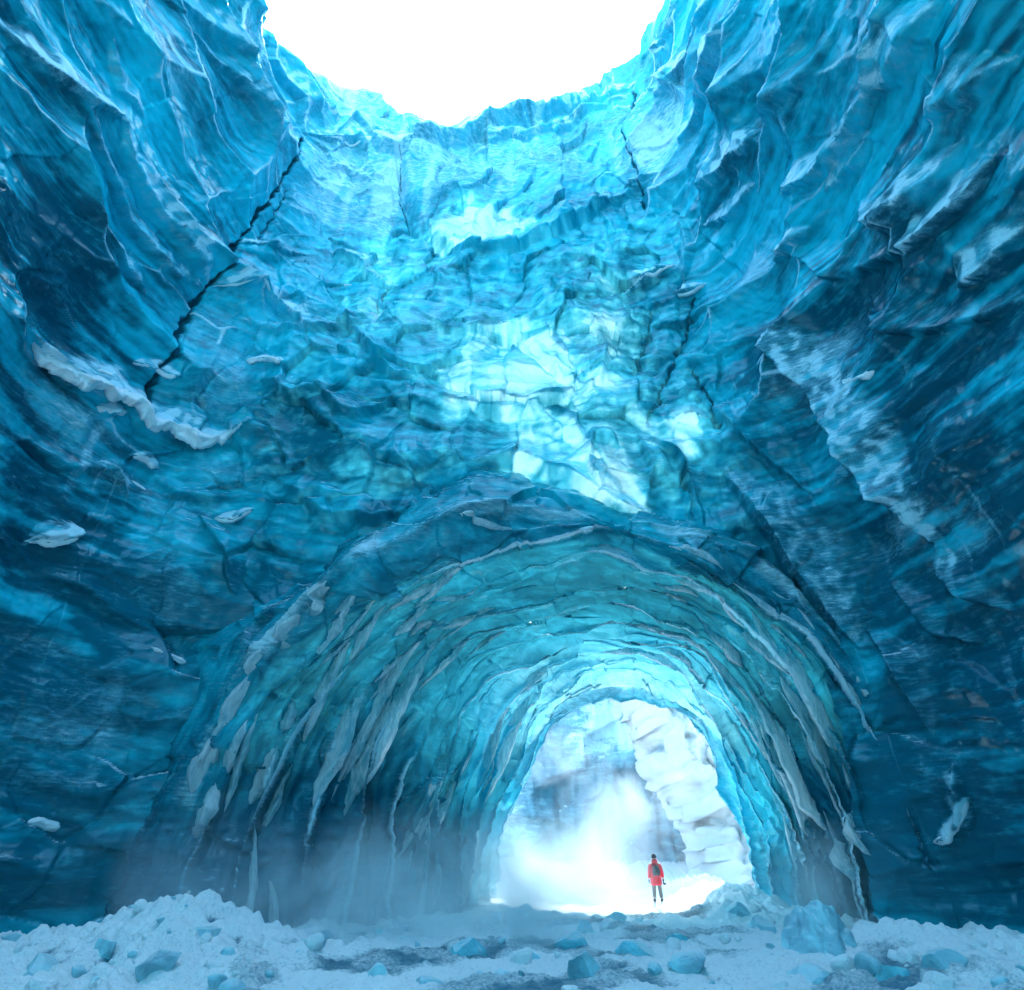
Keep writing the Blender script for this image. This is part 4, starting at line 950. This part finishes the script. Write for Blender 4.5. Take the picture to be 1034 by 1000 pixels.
mist((5.5, 43.5, 3.2), (14, 7, 10.), mist_mat('exit_mist', .34, .24, .44, .70, col=(.97, .98, 1, 1)), 'white sunlit mist billowing behind the walker outside the tunnel')
mist((0.8, 31, .8), (6.5, 7.5, 4.2), mist_mat('left_tunnel_mist', 1.0, .3, .36, .7), 'thin white mist pooling along the left foot of the tunnel')
mist((-2.3, 21, .5), (7.6, 4.6, 3.4), mist_mat('left_mist', 1.8, .40, .37, .74), 'blue mist bank lying between the left snow mound and the tunnel')
mist((-9, 21.5, 1.2), (6, 3, 3.2), mist_mat('mound_mist', .6, .35, .38, .7), 'faint blue mist drifting behind the left snow mound')
mist((10.6, 25, .9), (5, 5, 3.2), mist_mat('right_mist', .4, .4, .38, .7), 'faint mist at the foot of the right tunnel wall')

# ------------------------------------------------------------------ light
SUN_EL, SUN_AZ = R(54), R(20)     # azimuth from +y, negative to the left
sd = Vector((math.sin(SUN_AZ)*math.cos(SUN_EL), math.cos(SUN_AZ)*math.cos(SUN_EL), math.sin(SUN_EL)))
L = bpy.data.lights.new('sun', 'SUN'); L.energy = 2.0; L.angle = R(.6); L.color = (1, .96, .90)
lo_ = bpy.data.objects.new('sun', L); COL.objects.link(lo_); lo_.rotation_euler = sd.to_track_quat('Z', 'Y').to_euler()
W = bpy.data.worlds.new('World'); S.world = W; W.use_nodes = True; nt = W.node_tree; nt.nodes.clear()
sk = nt.nodes.new('ShaderNodeTexSky'); sk.sky_type = 'NISHITA'; sk.sun_disc = False; sk.sun_elevation = SUN_EL; sk.sun_rotation = SUN_AZ
sk.dust_density = 1.5; sk.air_density = 1.0; sk.ozone_density = 1.0
bg = nt.nodes.new('ShaderNodeBackground'); bg.inputs[1].default_value = .15
ou = nt.nodes.new('ShaderNodeOutputWorld'); tn_ = nt.nodes.new('ShaderNodeMix'); tn_.data_type = 'RGBA'; tn_.blend_type = 'MULTIPLY'; tn_.inputs[0].default_value = 1; tn_.inputs[7].default_value = (1.02, 1.16, 1.06, 1); nt.links.new(sk.outputs[0], tn_.inputs[6]); nt.links.new(tn_.outputs[2], bg.inputs[0]); nt.links.new(bg.outputs[0], ou.inputs[0])
S.view_settings.view_transform = 'Standard'; S.view_settings.look = 'None'; S.view_settings.exposure = 3.1; S.view_settings.gamma = 1
S.render.engine = 'CYCLES'; c = S.cycles
c.use_denoising = True; c.max_bounces = 8; c.diffuse_bounces = 6; c.glossy_bounces = 2; c.transmission_bounces = 4; c.volume_bounces = 4; c.adaptive_threshold = .03
c.volume_step_rate = 2.; c.volume_max_steps = 128; c.sample_clamp_indirect = 6
